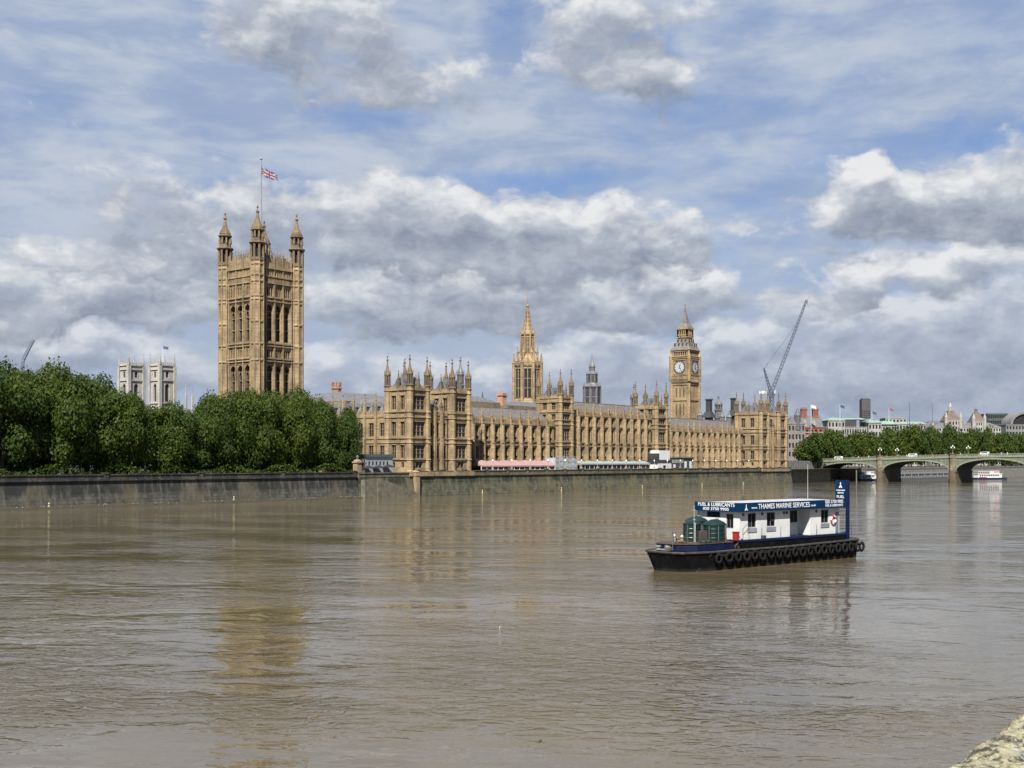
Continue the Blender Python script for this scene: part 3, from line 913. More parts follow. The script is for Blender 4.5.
# ------------------------------------------------------------------ central spire tower
def spire_tower():
    q = 322.0; a = along(527.5, q)
    t = thing("spire_tower", "octagonal stone tower tapering through a lantern to a tall spire", "tower", (a, q, 7))
    mb = MB()
    R0 = 7.0
    rot = VIEW + math.pi / 8 + R(0)
    def ring(r0, z0, r1, z1): mb.ring(a, q, [(r0, z0), (r1, z1)], 8, rot)
    mb.ring(a, q, [(8.3, 7), (8.3, 30), (7.2, 38), (6.2, 39), (6.2, 54.0)], 8, rot)
    mb.ring(a, q, [(6.6, 38.2), (6.9, 38.6), (6.6, 39.2)], 8, rot)
    mb.ring(a, q, [(6.5, 54.0), (6.9, 54.6), (6.9, 56.6), (6.2, 56.8), (4.2, 58.5), (3.4, 59.6)], 8, rot)
    mb.ring(a, q, [(2.7, 59.6), (2.7, 68.4), (3.6, 68.8), (3.6, 69.4), (2.6, 69.8), (2.0, 72), (1.0, 77.0), (.52, 81.5), (.8, 81.9), (.76, 82.3), (.26, 82.7), (.18, 85.8), (.05, 88.6)], 8, rot)
    for i in range(8):
        th = rot + i * math.pi / 4
        for (rr, w, z0, z1, zz) in ((6.9, .72, 7, 55.5, 60.6), (3.35, .34, 59.6, 69.6, 72.3)):
            x, y = a + rr * math.cos(th), q + rr * math.sin(th)
            mb.ring(x, y, [(w, z0), (w, z1), (w * 1.25, z1 + .2), (w * .8, z1 + .7), (w * .3, zz - .5), (.04, zz)], 8)
        # flying struts to the lantern
        x, y = a + 4.9 * math.cos(th), q + 4.9 * math.sin(th)
        mb.ring(x, y, [(.5, 56), (.5, 60.3), (.65, 60.6), (.3, 61.6), (.04, 64.2)], 6)
        mb.tube((x, y, 59.5), (a + 3.0 * math.cos(th), q + 3.0 * math.sin(th), 62.5), .2, .16)
        x, y = a + 6.1 * math.cos(th + math.pi / 8), q + 6.1 * math.sin(th + math.pi / 8)
        mb.ring(x, y, [(.4, 54), (.4, 57.6), (.5, 57.8), (.25, 58.4), (.03, 60.4)], 6)
        for z, r in ((71.5, 2.3), (73.5, 1.85), (75.5, 1.5), (77.5, 1.15), (79.3, .95)):
            x, y = a + r * math.cos(th), q + r * math.sin(th)
            mb.ring(x, y, [(.24, z - .6), (.26, z + .2), (.03, z + 1.1)], 4)
    w = mb.build("wall", STONE, t)
    ap = math.cos(math.pi / 8)
    for i in range(8):
        th = rot + math.pi / 8 + i * math.pi / 4
        n = Vector((math.cos(th), math.sin(th), 0)); s = Vector((-n.y, n.x, 0)); c = Vector((a, q, 0))
        for nm, rr, hw, z0, z1, nb in (("tall_light", 6.2, 1.75, 39.8, 53.0, 2), ("lantern_light", 2.7, .7, 60.6, 67.6, 2), ("round_light", 7.55, .6, 33.4, 36.6, 1)):
            g = MB()
            def slab(u0, u1, d0, d1, za, zb):
                ps = [c + n * (rr * ap + d) + s * u for u, d in ((u0, d0), (u1, d0), (u1, d1), (u0, d1))]
                g.extrude([(p.x, p.y, za) for p in ps], (0, 0, zb - za))
            g.m = 1; slab(-hw, hw, .01, .06, z0, z1); g.m = 0
            for k in range(nb + 1):
                u = -hw + 2 * hw * k / nb
                slab(u - .15, u + .15, .07, .4, z0, z1)
            if nb > 1:
                for zt in (z0 + (z1 - z0) * .33, z0 + (z1 - z0) * .66): slab(-hw, hw, .07, .3, zt - .12, zt + .12)
                slab(-hw - .2, hw + .2, .07, .5, z1, z1 + .5)
            g.build(nm, [STONE_L, GLASS], t)
spire_tower()

# grey iron lantern tower beyond the roofs
def lantern_spire():
    p = at(592, 403, 560); a, q = p.x, p.y
    t = thing("lantern_spire", "grey tiered octagonal lantern spire rising behind the river range roof", "spire", (a, q, 7))
    k = 560 / FPX
    def Z(y): return EYE + (461.5 - y) * k
    mb = MB()
    mb.ring(a, q, [(4.3, 7), (4.3, Z(405)), (4.05, Z(388)), (4.6, Z(387.6)), (4.7, Z(386.5)), (3.2, Z(384.5)), (2.7, Z(383))], 8)
    mb.ring(a, q, [(2.6, Z(383)), (2.55, Z(375)), (3.0, Z(374.5)), (2.9, Z(373.6)), (1.7, Z(371.5)), (1.45, Z(371)), (1.5, Z(368)), (1.7, Z(366.8)), (1.2, Z(364)), (.6, Z(361.5)), (.22, Z(359.5)), (.05, Z(353))], 8)
    w = mb.build("drum", LEAD, t)
    for i in range(8):
        th = math.pi / 8 + i * math.pi / 4
        for (r, z0, z1, ww, top) in ((4.35, Z(405), Z(387), .35, Z(382)), (2.75, Z(384), Z(374.5), .22, Z(371))):
            x, y = a + r * math.cos(th), q + r * math.sin(th)
            b = MB(); b.ring(x, y, [(ww, z0), (ww, z1), (ww * .7, z1 + .5), (.03, top)], 6); b.build("shaft", LEAD, t)
        n = Vector((math.cos(th + math.pi / 8), math.sin(th + math.pi / 8), 0)); s = Vector((-n.y, n.x, 0)); c = Vector((a, q, 0))
        for (r, hw, z0, z1) in ((3.9, .95, Z(396), Z(388.6)), (3.95, .95, Z(404), Z(397.5)), (2.43, .55, Z(382), Z(376))):
            g = MB()
            ps = [c + n * (r + d) + s * u for u, d in ((-hw, 0), (hw, 0), (hw, .14), (-hw, .14))]
            g.extrude([(p.x, p.y, z0) for p in ps], (0, 0, z1 - z0)); g.build("louvre", IRON, t)
lantern_spire()

# ------------------------------------------------------------------ clock tower
def clock_tower():
    Yc = 590.0
    c0 = at(689.0, 418, Yc)
    X0, Y0 = c0.x + .25, c0.y + .25; Wd = 10.3
    X1, Y1 = X0 + Wd, Y0 + Wd; cx, cy = (X0 + X1) / 2, (Y0 + Y1) / 2; h = Wd / 2
    k = (Yc + 8) / FPX
    def Z(y): return EYE + (461.5 - y) * k
    t = thing("clock_tower", "tall stone clock tower with white dials and a steep spired roof", "clock tower", (cx, cy, 7))
    mb = MB()
    faces = ((Face('E', Y0), X0, X1), (Face('S', X0), Y0, Y1))
    zsh = Z(384)
    mb.box(X0, X1, Y0, Y1, 7, zsh)
    for f, s0, s1 in faces:
        n = 7
        for i in range(n + 1):      # long vertical panels
            u = s0 + 1.3 + (s1 - s0 - 2.6) * i / n
            f.box(mb, u - .17, u + .17, -.3, .05, 12, zsh - .1)
        for z in (Z(440), Z(419), Z(401), Z(385.5)): course(mb, f, s0 - .2, s1 + .2, z, .5, .55)
    for x in (X0, X1):
        for y in (Y0, Y1): mb.ring(x, y, [(.95, 7), (.95, zsh)], 8)
    t_sh = mb.build("shaft", STONE, t)
    for f, s0, s1 in faces:
        for (za, zb) in ((Z(417), Z(403.5)), (Z(399), Z(387.5))):
            for i in (1, 3, 5):
                u = s0 + 1.3 + (s1 - s0 - 2.6) * (i + .5) / 7
                g = MB(); f.box(g, u - .2, u + .2, -.05, .04, za + .8, zb - .6); g.build("slit_window", GLASS, t)
    # corbelled clock stage
    st = MB()
    e = .5
    st.taper(cx, cy, h, h, h + e, h + e, zsh, Z(379.5))
    st.box(X0 - e, X1 + e, Y0 - e, Y1 + e, Z(379.5), Z(357.5))
    for x in (X0 - e + .3, X1 + e - .3):
        for y in (Y0 - e + .3, Y1 + e - .3):
            st.ring(x, y, [(.85, zsh + 1), (1.0, Z(379)), (1.0, Z(356.5)), (.6, Z(355.5)), (.25, Z(351)), (.45, Z(350.4)), (.05, Z(347.5))], 8)
    for f, s0, s1 in ((Face('E', Y0 - e), X0 - e, X1 + e), (Face('S', X0 - e), Y0 - e, Y1 + e)):
        for z in (Z(379.8), Z(376.2), Z(359.2), Z(357.6)): course(st, f, s0, s1, z, .35, .4)
        for i in range(14):
            u = s0 + .9 + (s1 - s0 - 1.8) * i / 13
            f.box(st, u - .14, u + .14, -.25, .05, Z(379), Z(376.4))
            f.box(st, u - .1, u + .1, -.6, .02, zsh + .6, Z(380))
    st.build("clock_stage", STONE, t)
    zc = Z(367.8)
    for f in (Face('E', Y0 - e), Face('S', X0 - e)):
        m = (cx if f.k == 'E' else cy)
        def disc(mb, r0, r1, d0, d1, n=48):
            vs = []; fs = []
            for i in range(n):
                a = 2 * math.pi * i / n
                for r, d in ((r0, d0), (r1, d0), (r0, d1), (r1, d1)):
                    vs.append(f.pt(m + r * math.cos(a), d, zc + r * math.sin(a)))
            for i in range(n):
                j = (i + 1) % n; A, B = 4 * i, 4 * j
                fs += [(A+2, B+2, B+3, A+3), (A+1, A+3, B+3, B+1), (A, B, B+2, A+2)]
            mb.add(vs, fs)
        d = MB(); d.m = 0; disc(d, .02, 3.0, -.10, -.14)
        d.m = 1; disc(d, 2.95, 3.4, -.10, -.32); disc(d, 2.2, 2.28, -.145, -.2); disc(d, 1.0, 1.08, -.145, -.2)
        d.m = 1
        sg = 1 if f.k == 'E' else -1
        for i in range(12):
            a = math.pi * 2 * i / 12
            ca, sa = math.cos(a), math.sin(a)
            pts = []
            for r, w in ((2.45, -.11), (2.93, -.14), (2.93, .14), (2.45, .11)):
                pts.append(f.pt(m + r * ca - w * sa, -.2, zc + r * sa + w * ca))
            d.extrude(pts, f.vec(.055))
        # square gilded surround with spandrels
        d.m = 2
        L = 3.85
        f.box(d, m - L, m + L, -.34, -.12, zc + L - .35, zc + L); f.box(d, m - L, m + L, -.34, -.12, zc - L, zc - L + .35)
        f.box(d, m - L, m - L + .35, -.34, -.12, zc - L + .35, zc + L - .35); f.box(d, m + L - .35, m + L, -.34, -.12, zc - L + .35, zc + L - .35)
        fp = d.build("clock_face", [mat("opal_glass", (.40, .40, .385), .3, .04), mat("dial_blue", (.02, .03, .09), .5, .1), GOLD], t)
        hb = MB()
        for ang, L, w in ((R(90 - (12 + 25 / 60) * 30), 1.9, .26), (R(90 - 25 * 6), 2.7, .17)):
            u = Vector((math.cos(ang) * sg, math.sin(ang)))
            v = Vector((-u.y, u.x))
            pts = [u * -.6 + v * w * .6, u * -.6 - v * w * .6, u * L - v * w * .5, u * L + v * w * .5]
            hb.extrude([f.pt(m + p.x, -.30, zc + p.y) for p in pts], f.vec(.06))
        hb.build("hands", mat("dial_blue", (.02, .03, .09)), fp)
    bf = MB()
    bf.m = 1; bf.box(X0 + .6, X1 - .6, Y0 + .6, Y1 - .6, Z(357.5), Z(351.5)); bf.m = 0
    for f, s0, s1 in faces:
        n = 8
        for i in range(n + 1):
            u = s0 + (s1 - s0) * i / n
            f.box(bf, u - .26, u + .26, 0, .6, Z(357.5), Z(351.6))
        f.box(bf, s0 - .3, s1 + .3, -.3, .62, Z(352.6), Z(350.9)); f.box(bf, s0 - .2, s1 + .2, -.2, .62, Z(357.4), Z(356.2))
    bf.build("belfry", [STONE, DARK], t)
    rf = MB()
    rf.taper(cx, cy, h + .7, h + .7, h + .3, h + .3, Z(351), Z(349.5))
    rf.taper(cx, cy, h + .2, h + .2, h * .68, h * .68, Z(349.5), Z(342.5)); rf.taper(cx, cy, h * .68, h * .68, h * .52, h * .52, Z(342.5), Z(338.2))
    for f, s0, s1 in faces:
        m = (s0 + s1) / 2
        for row, (yy, nn, sp, d0) in enumerate(((346.8, 4, 2.3, .6), (342.8, 3, 2.2, 1.65))):
            for i in range(nn):
                u = m + (i - (nn - 1) / 2) * sp
                rf.m = 0; f.box(rf, u - .5, u + .5, d0 - .25, d0 + 1.4, Z(yy), Z(yy) + 1.7)
                rf.m = 1; f.box(rf, u - .3, u + .3, d0 - .3, d0 - .253, Z(yy) + .25, Z(yy) + 1.4)
                rf.m = 0
    rf.build("roof", [ROOF, DARK], t)
    ln = MB()
    hh = h * .56
    ln.box(cx - hh - .4, cx + hh + .4, cy - hh - .4, cy + hh + .4, Z(338.2), Z(337.2))
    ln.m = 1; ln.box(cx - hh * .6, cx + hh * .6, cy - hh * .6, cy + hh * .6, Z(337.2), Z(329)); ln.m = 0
    n = 5
    for i in range(n + 1):
        u = -hh + 2 * hh * i / n
        for (x, y) in ((cx + u, cy - hh), (cx + u, cy + hh), (cx - hh, cy + u), (cx + hh, cy + u)):
            ln.box(x - .22, x + .22, y - .22, y + .22, Z(337.2), Z(329))
    ln.box(cx - hh - .5, cx + hh + .5, cy - hh - .5, cy + hh + .5, Z(330), Z(328.3))
    ln.box(cx - hh - .2, cx + hh + .2, cy - hh - .2, cy + hh + .2, Z(336), Z(335))
    ln.build("lantern", [mat("gilded_stone", (.25, .18, .085), .6, .3), DARK], t)
    sp = MB()
    sp.taper(cx, cy, hh + .35, hh + .35, hh * .6, hh * .6, Z(328.3), Z(323.5)); sp.taper(cx, cy, hh * .6, hh * .6, .55, .55, Z(323.5), Z(313.5)); sp.taper(cx, cy, .55, .55, .25, .25, Z(313.5), Z(309))
    sp.build("spire", ROOF, t)
    fn = MB()
    fn.ring(cx, cy, [(.12, Z(309)), (.4, Z(308.6)), (.4, Z(308)), (.12, Z(307.6)), (.12, Z(306.2)), (.5, Z(305.8)), (.5, Z(305)), (.1, Z(304.6)), (.03, Z(302.8))], 8)
    fn.box(cx - .6, cx + .6, cy - .08, cy + .08, Z(304.4), Z(304.1)); fn.build("finial", GOLD, t)
clock_tower()

# ------------------------------------------------------------------ white twin towered church behind the trees
def abbey():
    Yd = 640.0; k = Yd / FPX
    def Z(y): return EYE + (461.5 - y) * k
    o = at(146, 405, Yd)
    t = thing("abbey_church", "pale stone church with twin pinnacled towers showing over the treetops", "church", (o.x, o.y, 7))
    for idx, (xa, xb) in enumerate(((117.5, 145.5), (148, 176.5))):
        # near corner sits roughly in the middle of each tower as seen
        c = at((xa + xb) / 2, 400, Yd)
        w = (xb - xa) * k / 1.42 / 2 * .84
        mb = MB()
        x0, x1, y0, y1 = c.x - w, c.x + w, c.y - w, c.y + w
        E, S = Face('E', y0), Face('S', x0)
        holes = {}
        for f, s0, s1 in ((E, x0, x1), (S, y0, y1)):
            m = (s0 + s1) / 2
            hl = [(m - 1.4, m + 1.4, Z(402), Z(384)), (m - .9, m + .9, Z(378), Z(372))]
            wall(mb, f, s0, s1, 7, Z(366), hl, .9)
            for z in (Z(404), Z(381.5), Z(370.5), Z(366.4)): course(mb, f, s0, s1, z, .5, .6)
            arch_head(mb, f, m - 1.4, m + 1.4, Z(388), Z(384), .05, .85)
            battlement(mb, f, s0, s1, Z(366), 1.3, 1.6)
        mb.box(x0 + 1, x1, y0 + 1, y1, 7, Z(367))
        for (x, y) in ((x0, y0), (x1, y0), (x0, y1), (x1, y1)):
            mb.box(x - .85, x + .85, y - .85, y + .85, 7, Z(366.5))
            mb.box(x - .5, x + .5, y - .5, y + .5, Z(366.5), Z(362.5)); spike(mb, x, y, Z(362.5), Z(353.5), .6)
        p = mb.build("tower", STONE_W, t)
        for f, s0, s1 in ((E, x0, x1), (S, y0, y1)):
            m = (s0 + s1) / 2
            g = MB(); f.box(g, m - 1.42, m + 1.42, .92, .98, Z(402) - .02, Z(384)); g.build("louvred_opening", IRON, p)
            g = MB(); f.box(g, m - .92, m + .92, .5, .7, Z(378) - .02, Z(372)); g.build("window", GLASS, p)
    n = MB(); c = at(178, 412, Yd + 10)
    n.box(c.x - 2, c.x + 20, c.y - 4, c.y + 7, 7, Z(408))
    for px, yt in ((186, 384), (192.5, 386)):
        q = at(px, 400, Yd - 5); n.box(q.x - .5, q.x + .5, q.y - .5, q.y + .5, 7, Z(397)); spike(n, q.x, q.y, Z(397), Z(yt), .5)
    n.build("nave", STONE_W, t)
    f = at(163, 362, Yd)
    pm = MB(); pm.tube((f.x, f.y, Z(367)), (f.x, f.y, Z(346)), .16, .1); pm.build("flagstaff", mat("staff_white", (.6, .6, .6)), t)
    fl = MB(); vs = []
    for j in range(5):
        for i in range(9): 
            u = i / 8; vs.append((f.x + .15 + 2.9 * u * R_.x + .25 * math.sin(u * 6) * F_.x, f.y + 2.9 * u * R_.y + .25 * math.sin(u * 6) * F_.y, Z(349) + 1.7 * j / 4 - .5 * u))
    fl.add(vs, [(j*9+i, j*9+i+1, (j+1)*9+i+1, (j+1)*9+i) for j in range(4) for i in range(8)])
    b = fl.build("flag", mat("flag_dusk", (.06, .07, .16)))
    tag(b, "small dark flag above the white twin towered church", "flag"); b.modifiers.new("t", 'SOLIDIFY').thickness = .02
abbey()

# brick topped stack just clear of the trees
def vent_tower():
    c = at(336.5, 390, 420); k = 420 / FPX
    def Z(y): return EYE + (461.5 - y) * k
    t = thing("brick_turret", "stubby round brick and stone turret peeping over the trees beside the big tower", "turret", (c.x, c.y, 7))
    mb = MB(); mb.ring(c.x, c.y, [(1.8, 7), (1.8, Z(389.5)), (2.1, Z(389)), (2.1, Z(387.5)), (1.7, Z(387)), (1.7, Z(385)), (1.4, Z(384.4)), (1.2, Z(382.8))], 8)
    mb.build("shaft", mat("pink_brick", (.22, .135, .09), .9, .3), t)
    for i in range(8):
        a = i * math.pi / 4; b = MB(); b.ring(c.x + 1.55 * math.cos(a), c.y + 1.55 * math.sin(a), [(.25, Z(386)), (.2, Z(382.5))], 6); b.build("chimney_pot", mat("terracotta", (.17, .085, .05)), t)
vent_tower()

def far_spire():
    c = at(482.5, 404, 700); k = 700 / FPX
    def Z(y): return EYE + (461.5 - y) * k
    mb = MB(); mb.ring(c.x, c.y, [(2.0, 7), (2.0, Z(404)), (1.5, Z(402.5)), (.6, Z(397)), (.05, Z(391))], 8)
    o = mb.build("church_spire", mat("dark_slate", (.05, .06, .075)))
    tag(o, "tiny dark needle spire above the grey roof behind the river range", "spire")
far_spire()

# ------------------------------------------------------------------ cranes
def lattice(mb, p, q, w0, w1, n, r):
    p = Vector(p); q = Vector(q); d = (q - p).normalized()
    a = d.cross(Vector((0, 0, 1))); a = a.normalized() if a.length > .1 else Vector((1, 0, 0)); b = d.cross(a).normalized()
    def corner(i, k):
        t = k / n; w = w0 + (w1 - w0) * t
        return p + (q - p) * t + a * (w if i in (0, 3) else -w) + b * (w if i < 2 else -w)
    for i in range(4):
        mb.tube(corner(i, 0), corner(i, n), r, r, 4)
        for k in range(n):
            j = (i + 1) % 4
            mb.tube(corner(i, k), corner(j, k + 1), r * .7, r * .7, 4)
def crane():
    Yd = 650.0; k = Yd / FPX
    P = lambda x, y: at(x, y, Yd)
    b = P(771, 398)
    t = thing("tower_crane", "blue grey luffing crane with its long jib raised above the far pavilion", "crane", (b.x, b.y, 7))
    cm = mat("crane_blue", (.075, .095, .13), .5, .2)
    m = MB(); lattice(m, (b.x, b.y, 7), P(771.5, 396), .9, .9, 20, .2); m.build("mast", cm, t)
    m = MB(); m.box(b.x - 1.6, b.x + 1.6, b.y - 1.6, b.y + 1.6, P(0, 395.5).z, P(0, 391.5).z); m.build("slewing_platform", cm, t)
    m = MB(); lattice(m, P(772, 391), P(806.6, 300), .75, .42, 26, .2); m.tube(P(806.6, 300), P(808, 298.4), .5, .3); m.tube(P(806.8, 300), P(808.3, 307), .1, .1, 4); m.build("jib", cm, t)
    m = MB(); lattice(m, P(770.5, 391), P(764.2, 369.5), .65, .3, 7, .16); m.tube(P(764.2, 369.5), P(767.5, 363.5), .2, .12); m.ring(*P(764.2, 370)[:2], [(.6, P(0, 371).z), (.6, P(0, 368).z)], 6); m.build("back_mast", cm, t)
    m = MB()
    for o in (0, .5): m.tube(P(764.5, 368.5) + Vector((o, o, 0)), P(798, 322) + Vector((o, o, 0)), .06, .06, 4)
    m.tube(P(764.2, 370), P(766, 391), .06, .06, 4); m.build("pendant_rope", cm, t)
    c = P(765.5, 392.6); m = MB(); m.box(c.x - 3.2, c.x + 1.2, c.y - .9, c.y + 2.2, P(0, 394).z, P(0, 391.2).z); m.build("counterweight", WHITE, t)
    c = P(775, 392); m = MB(); m.box(c.x - .8, c.x + .8, c.y - .8, c.y + .8, c.z - 1, c.z + 1); m.build("cab", mat("cab_grey", (.4, .42, .45)), t)
crane()
def far_crane():
    Yd = 900; P = lambda x, y: at(x, y, Yd)
    t = thing("distant_crane", "faint pale crane jib tip poking over the biggest trees", "crane", (P(24, 360).x, P(24, 360).y, 7))
    cm = mat("crane_pale", (.17, .21, .27), .6, .1)
    m = MB(); lattice(m, P(23, 360), P(33.5, 339.5), .9, .7, 12, .28); m.build("jib", cm, t)
    m = MB(); b = P(23, 361); lattice(m, (b.x, b.y, 7), b, .9, .9, 24, .28); m.build("mast", cm, t)
far_crane()
# ------------------------------------------------------------------ water, ground, foreshore
def water_mat():
    m = bpy.data.materials.new("river_water"); m.use_nodes = True
    T = NT(m.node_tree); b = m.node_tree.nodes['Principled BSDF']
    pos = T.n('ShaderNodeNewGeometry').outputs['Position']
    silt = T.noise(pos, 0.03, 4, 0.55)
    T.put(b, 'Base Color', T.mix(T.ramp(silt, .3, .7), (.066, .053, .031, 1), (.086, .070, .043, 1)))
    b.inputs['Roughness'].default_value = 0.03
    b.inputs['IOR'].default_value = 1.52
    # ripples: long swell from passing boats, wind waves, small chop; the wind leaves smoother lanes
    P = T.comb(T.vec('DOT_PRODUCT', pos, (.86, .51, 0)), T.math('MULTIPLY', T.vec('DOT_PRODUCT', pos, (.51, -.86, 0)), .55), 0.0)
    gust = T.ramp(T.noise(T.vec('MULTIPLY', P, (1, .6, 1)), 0.030, 4, 0.6), 0.36, 0.64, 0.62, 1.45)
    gust2 = T.ramp(T.noise(T.vec('ADD', P, (50, 20, 0)), 0.085, 3, 0.55), 0.40, 0.64, 0.2, 1.4)
    swell = T.noise(P, 0.075, 2, 0.45, 0.5)
    wave = T.noise(P, 0.33, 2, 0.5, 0.8)
    chop = T.noise(P, 1.15, 3, 0.5, 0.6)
    chop = T.math('SUBTRACT', 1.0, T.math('MULTIPLY', T.math('ABSOLUTE', T.math('SUBTRACT', chop, .5)), 2.2))
    h = T.math('ADD', T.math('MULTIPLY', swell, .9), T.math('MULTIPLY', wave, T.math('MULTIPLY', gust, .75)))
    h = T.math('ADD', h, T.math('MULTIPLY', chop, T.math('MULTIPLY', T.math('MULTIPLY', gust, gust2), .40)))
    bn = T.n('ShaderNodeBump'); bn.inputs['Strength'].default_value = 1.0; bn.inputs['Distance'].default_value = WAVE
    T.put(bn, 'Height', h)
    T.t.links.new(bn.outputs[0], b.inputs['Normal'])
    return m
WAVE = 0.17
mb = MB(); mb.add([(-2500, -900, 0), (5000, -900, 0), (5000, 262, 0), (-2500, 262, 0)], [(0, 1, 2, 3)])
tag(mb.build("river_water", water_mat()), kind="structure")
EARTH = mat("park_earth", (.03, .03, .015), .95, .4, .3, bump=.4)
mb = MB()
mb.add([(-2500, 248.2, 6.9), (592, 248.2, 6.9), (592, 262, 6.9), (619, 262, 6.9), (619, 249.2, 6.9), (6000, 249.2, 6.9), (6000, 9000, 6.9), (-2500, 9000, 6.9)], [tuple(range(8))])
tag(mb.build("ground", EARTH), kind="structure")
PAVE = mat("paving", (.2, .18, .15), .9, .25, 1.0)
mb = MB(); mb.add([(236, 248.3, 6.95), (530, 248.3, 6.95), (530, 257, 6.95), (236, 257, 6.95)], [(0, 1, 2, 3)])
tag(mb.build("terrace_paving", PAVE), kind="structure")

# silty foreshore at the foot of the park wall
def foreshore():
    rng = random.Random(4); mb = MB(); n = 160; rows = 7
    for i in range(n + 1):
        x = 60 + (252 - 60) * i / n
        w = 9.5 * (1 - max(0, (x - 150) / 130) ** 1.2) + 1.0 * math.sin(x * .21) + rng.uniform(-.3, .3)
        w = max(1.2, w)
        for j in range(rows + 1):
            t = j / rows
            mb.v.append((x, 246.6 - w * t, .85 - 1.1 * t + rng.uniform(-.05, .05) + .12 * math.sin(x * .9 + j)))
    for i in range(n):
        for j in range(rows):
            a = i * (rows + 1) + j; mb.f.append((a, a + rows + 1, a + rows + 2, a + 1)); mb.mi.append(0)
    o = mb.build("foreshore_mud", mat("wet_silt", (.030, .026, .013), .7, .35, 1.2, bump=.5, bscale=4))
    tag(o, kind="structure")
    s = MB()
    for i in range(240):
        x = rng.uniform(70, 235); y = 246.4 - rng.random() ** 2 * 5; r = rng.uniform(.08, .3)
        s.ring(x, y, [(r * .7, .3), (r, .5 + r * .3), (r * .5, .62 + r * .7)], 5, rng.random())
    o = s.build("foreshore_stones", mat("wet_stone", (.09, .08, .055), .7, .4)); tag(o, "scattered stones along the muddy foot of the park wall", "stones", kind="stuff")
foreshore()

# ------------------------------------------------------------------ river walls
def wall_mat(name, top, mid, low, zm, zl):
    top, mid, low = [tuple(x * ALB for x in c) for c in (top, mid, low)]
    m = bpy.data.materials.new(name); m.use_nodes = True
    T = NT(m.node_tree); b = m.node_tree.nodes['Principled BSDF']; b.inputs['Roughness'].default_value = .85
    pos = T.n('ShaderNodeNewGeometry').outputs['Position']; s = T.sep(pos)
    z = T.math('ADD', s[2], T.math('MULTIPLY', T.math('SUBTRACT', T.noise(T.vec('MULTIPLY', pos, (1, 1, .3)), .8, 6, .65), .5), 2.4))
    br = T.n('ShaderNodeTexBrick'); T.put(br, 'Vector', T.comb(T.math('ADD', s[0], s[1]), s[2], 0))
    br.inputs['Scale'].default_value = 1; br.inputs['Brick Width'].default_value = 2.1; br.inputs['Row Height'].default_value = .85; br.inputs['Mortar Size'].default_value = .045
    br.inputs['Color1'].default_value = (.7, .7, .7, 1); br.inputs['Color2'].default_value = (1.1, 1.1, 1.1, 1); br.inputs['Mortar'].default_value = (.3, .3, .3, 1)
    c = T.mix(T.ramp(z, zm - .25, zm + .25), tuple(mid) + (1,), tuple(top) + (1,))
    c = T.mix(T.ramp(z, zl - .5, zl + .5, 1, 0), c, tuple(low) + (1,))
    c = T.mix(1.0, c, br.outputs[0], 'MULTIPLY')
    n = T.noise(pos, .5, 7, .7)
    c = T.mix(T.ramp(n, .38, .66, 0, .85), c, tuple(x * .5 for x in mid) + (1,))
    nb = T.noise(T.vec('MULTIPLY', pos, (1, 1, .6)), .12, 5, .7)
    c = T.mix(T.ramp(nb, .45, .65, 0, .7), c, (low[0] * 1.1, low[1] * .92, low[2] * .62, 1))
    st = T.noise(T.vec('MULTIPLY', pos, (1.1, 1.1, .12)), .7, 6, .7)
    c = T.mix(T.ramp(st, .46, .7, 0, .75), c, tuple(x * 1.25 for x in low) + (1,))
    T.put(b, 'Base Color', c)
    bn = T.n('ShaderNodeBump'); bn.inputs['Strength'].default_value = .6; bn.inputs['Distance'].default_value = .12
    T.put(bn, 'Height', T.math('ADD', n, T.math('MULTIPLY', T.sep(br.outputs[0])[0], .4)))
    T.t.links.new(bn.outputs[0], b.inputs['Normal'])
    return m
WALL_T = wall_mat("terrace_wall_stone", (.15, .125, .08), (.017, .022, .010), (.095, .092, .058), 5.9, 3.9)
WALL_P = wall_mat("park_wall_stone", (.028, .028, .025), (.012, .013, .010), (.075, .072, .058), 5.4, 3.0)  # dark upper colours hold weed stain plus painted shade of the park trees
def batter_wall(name, x0, x1, ztop, m, yt=246.4, yb=245.2, label="", cat="wall", step=11.0, par=True, pier_m=None):
    t = thing(name, label, cat, ((x0 + x1) / 2, 246, 0))
    mb = MB()
    mb.extrude([(x0, yb, -1.5), (x0, yt, 5.4), (x0, yt, 6.2), (x0, yt + 2.2, 6.2), (x0, yt + 2.2, -1.5)], (x1 - x0, 0, 0))
    mb.box(x0, x1, yt - .35, yt + 2.2, 6.203, 6.6)
    mb.build("wall_face", m, t)
    p = MB(); p.box(x0, x1, yt + .1, yt + .75, 6.603, ztop - .25); p.box(x0, x1, yt - .08, yt + .95, ztop - .25, ztop)
    p.build("parapet", m, t)
    n = int((x1 - x0) / step)
    for i in range(n + 1):
        u = x0 + .8 + (x1 - x0 - 1.6) * i / max(1, n)
        b = MB(); b.box(u - .55, u + .55, yt - .12, yt + 1.0, 6.605, ztop + .12); b.box(u - .7, u + .7, yt - .25, yt + 1.1, ztop + .12, ztop + .35)
        b.build("pier", m, t)
    return t
batter_wall("embankment_wall", -200, 233.5, 7.75, WALL_P, label="weed stained stone river wall, coloured dark with tree shade, running below the park trees", step=26)
batter_wall("terrace_wall", 259.2, 527, 7.9, WALL_T, label="long river wall with green tide band carrying the palace terrace", step=10.9)
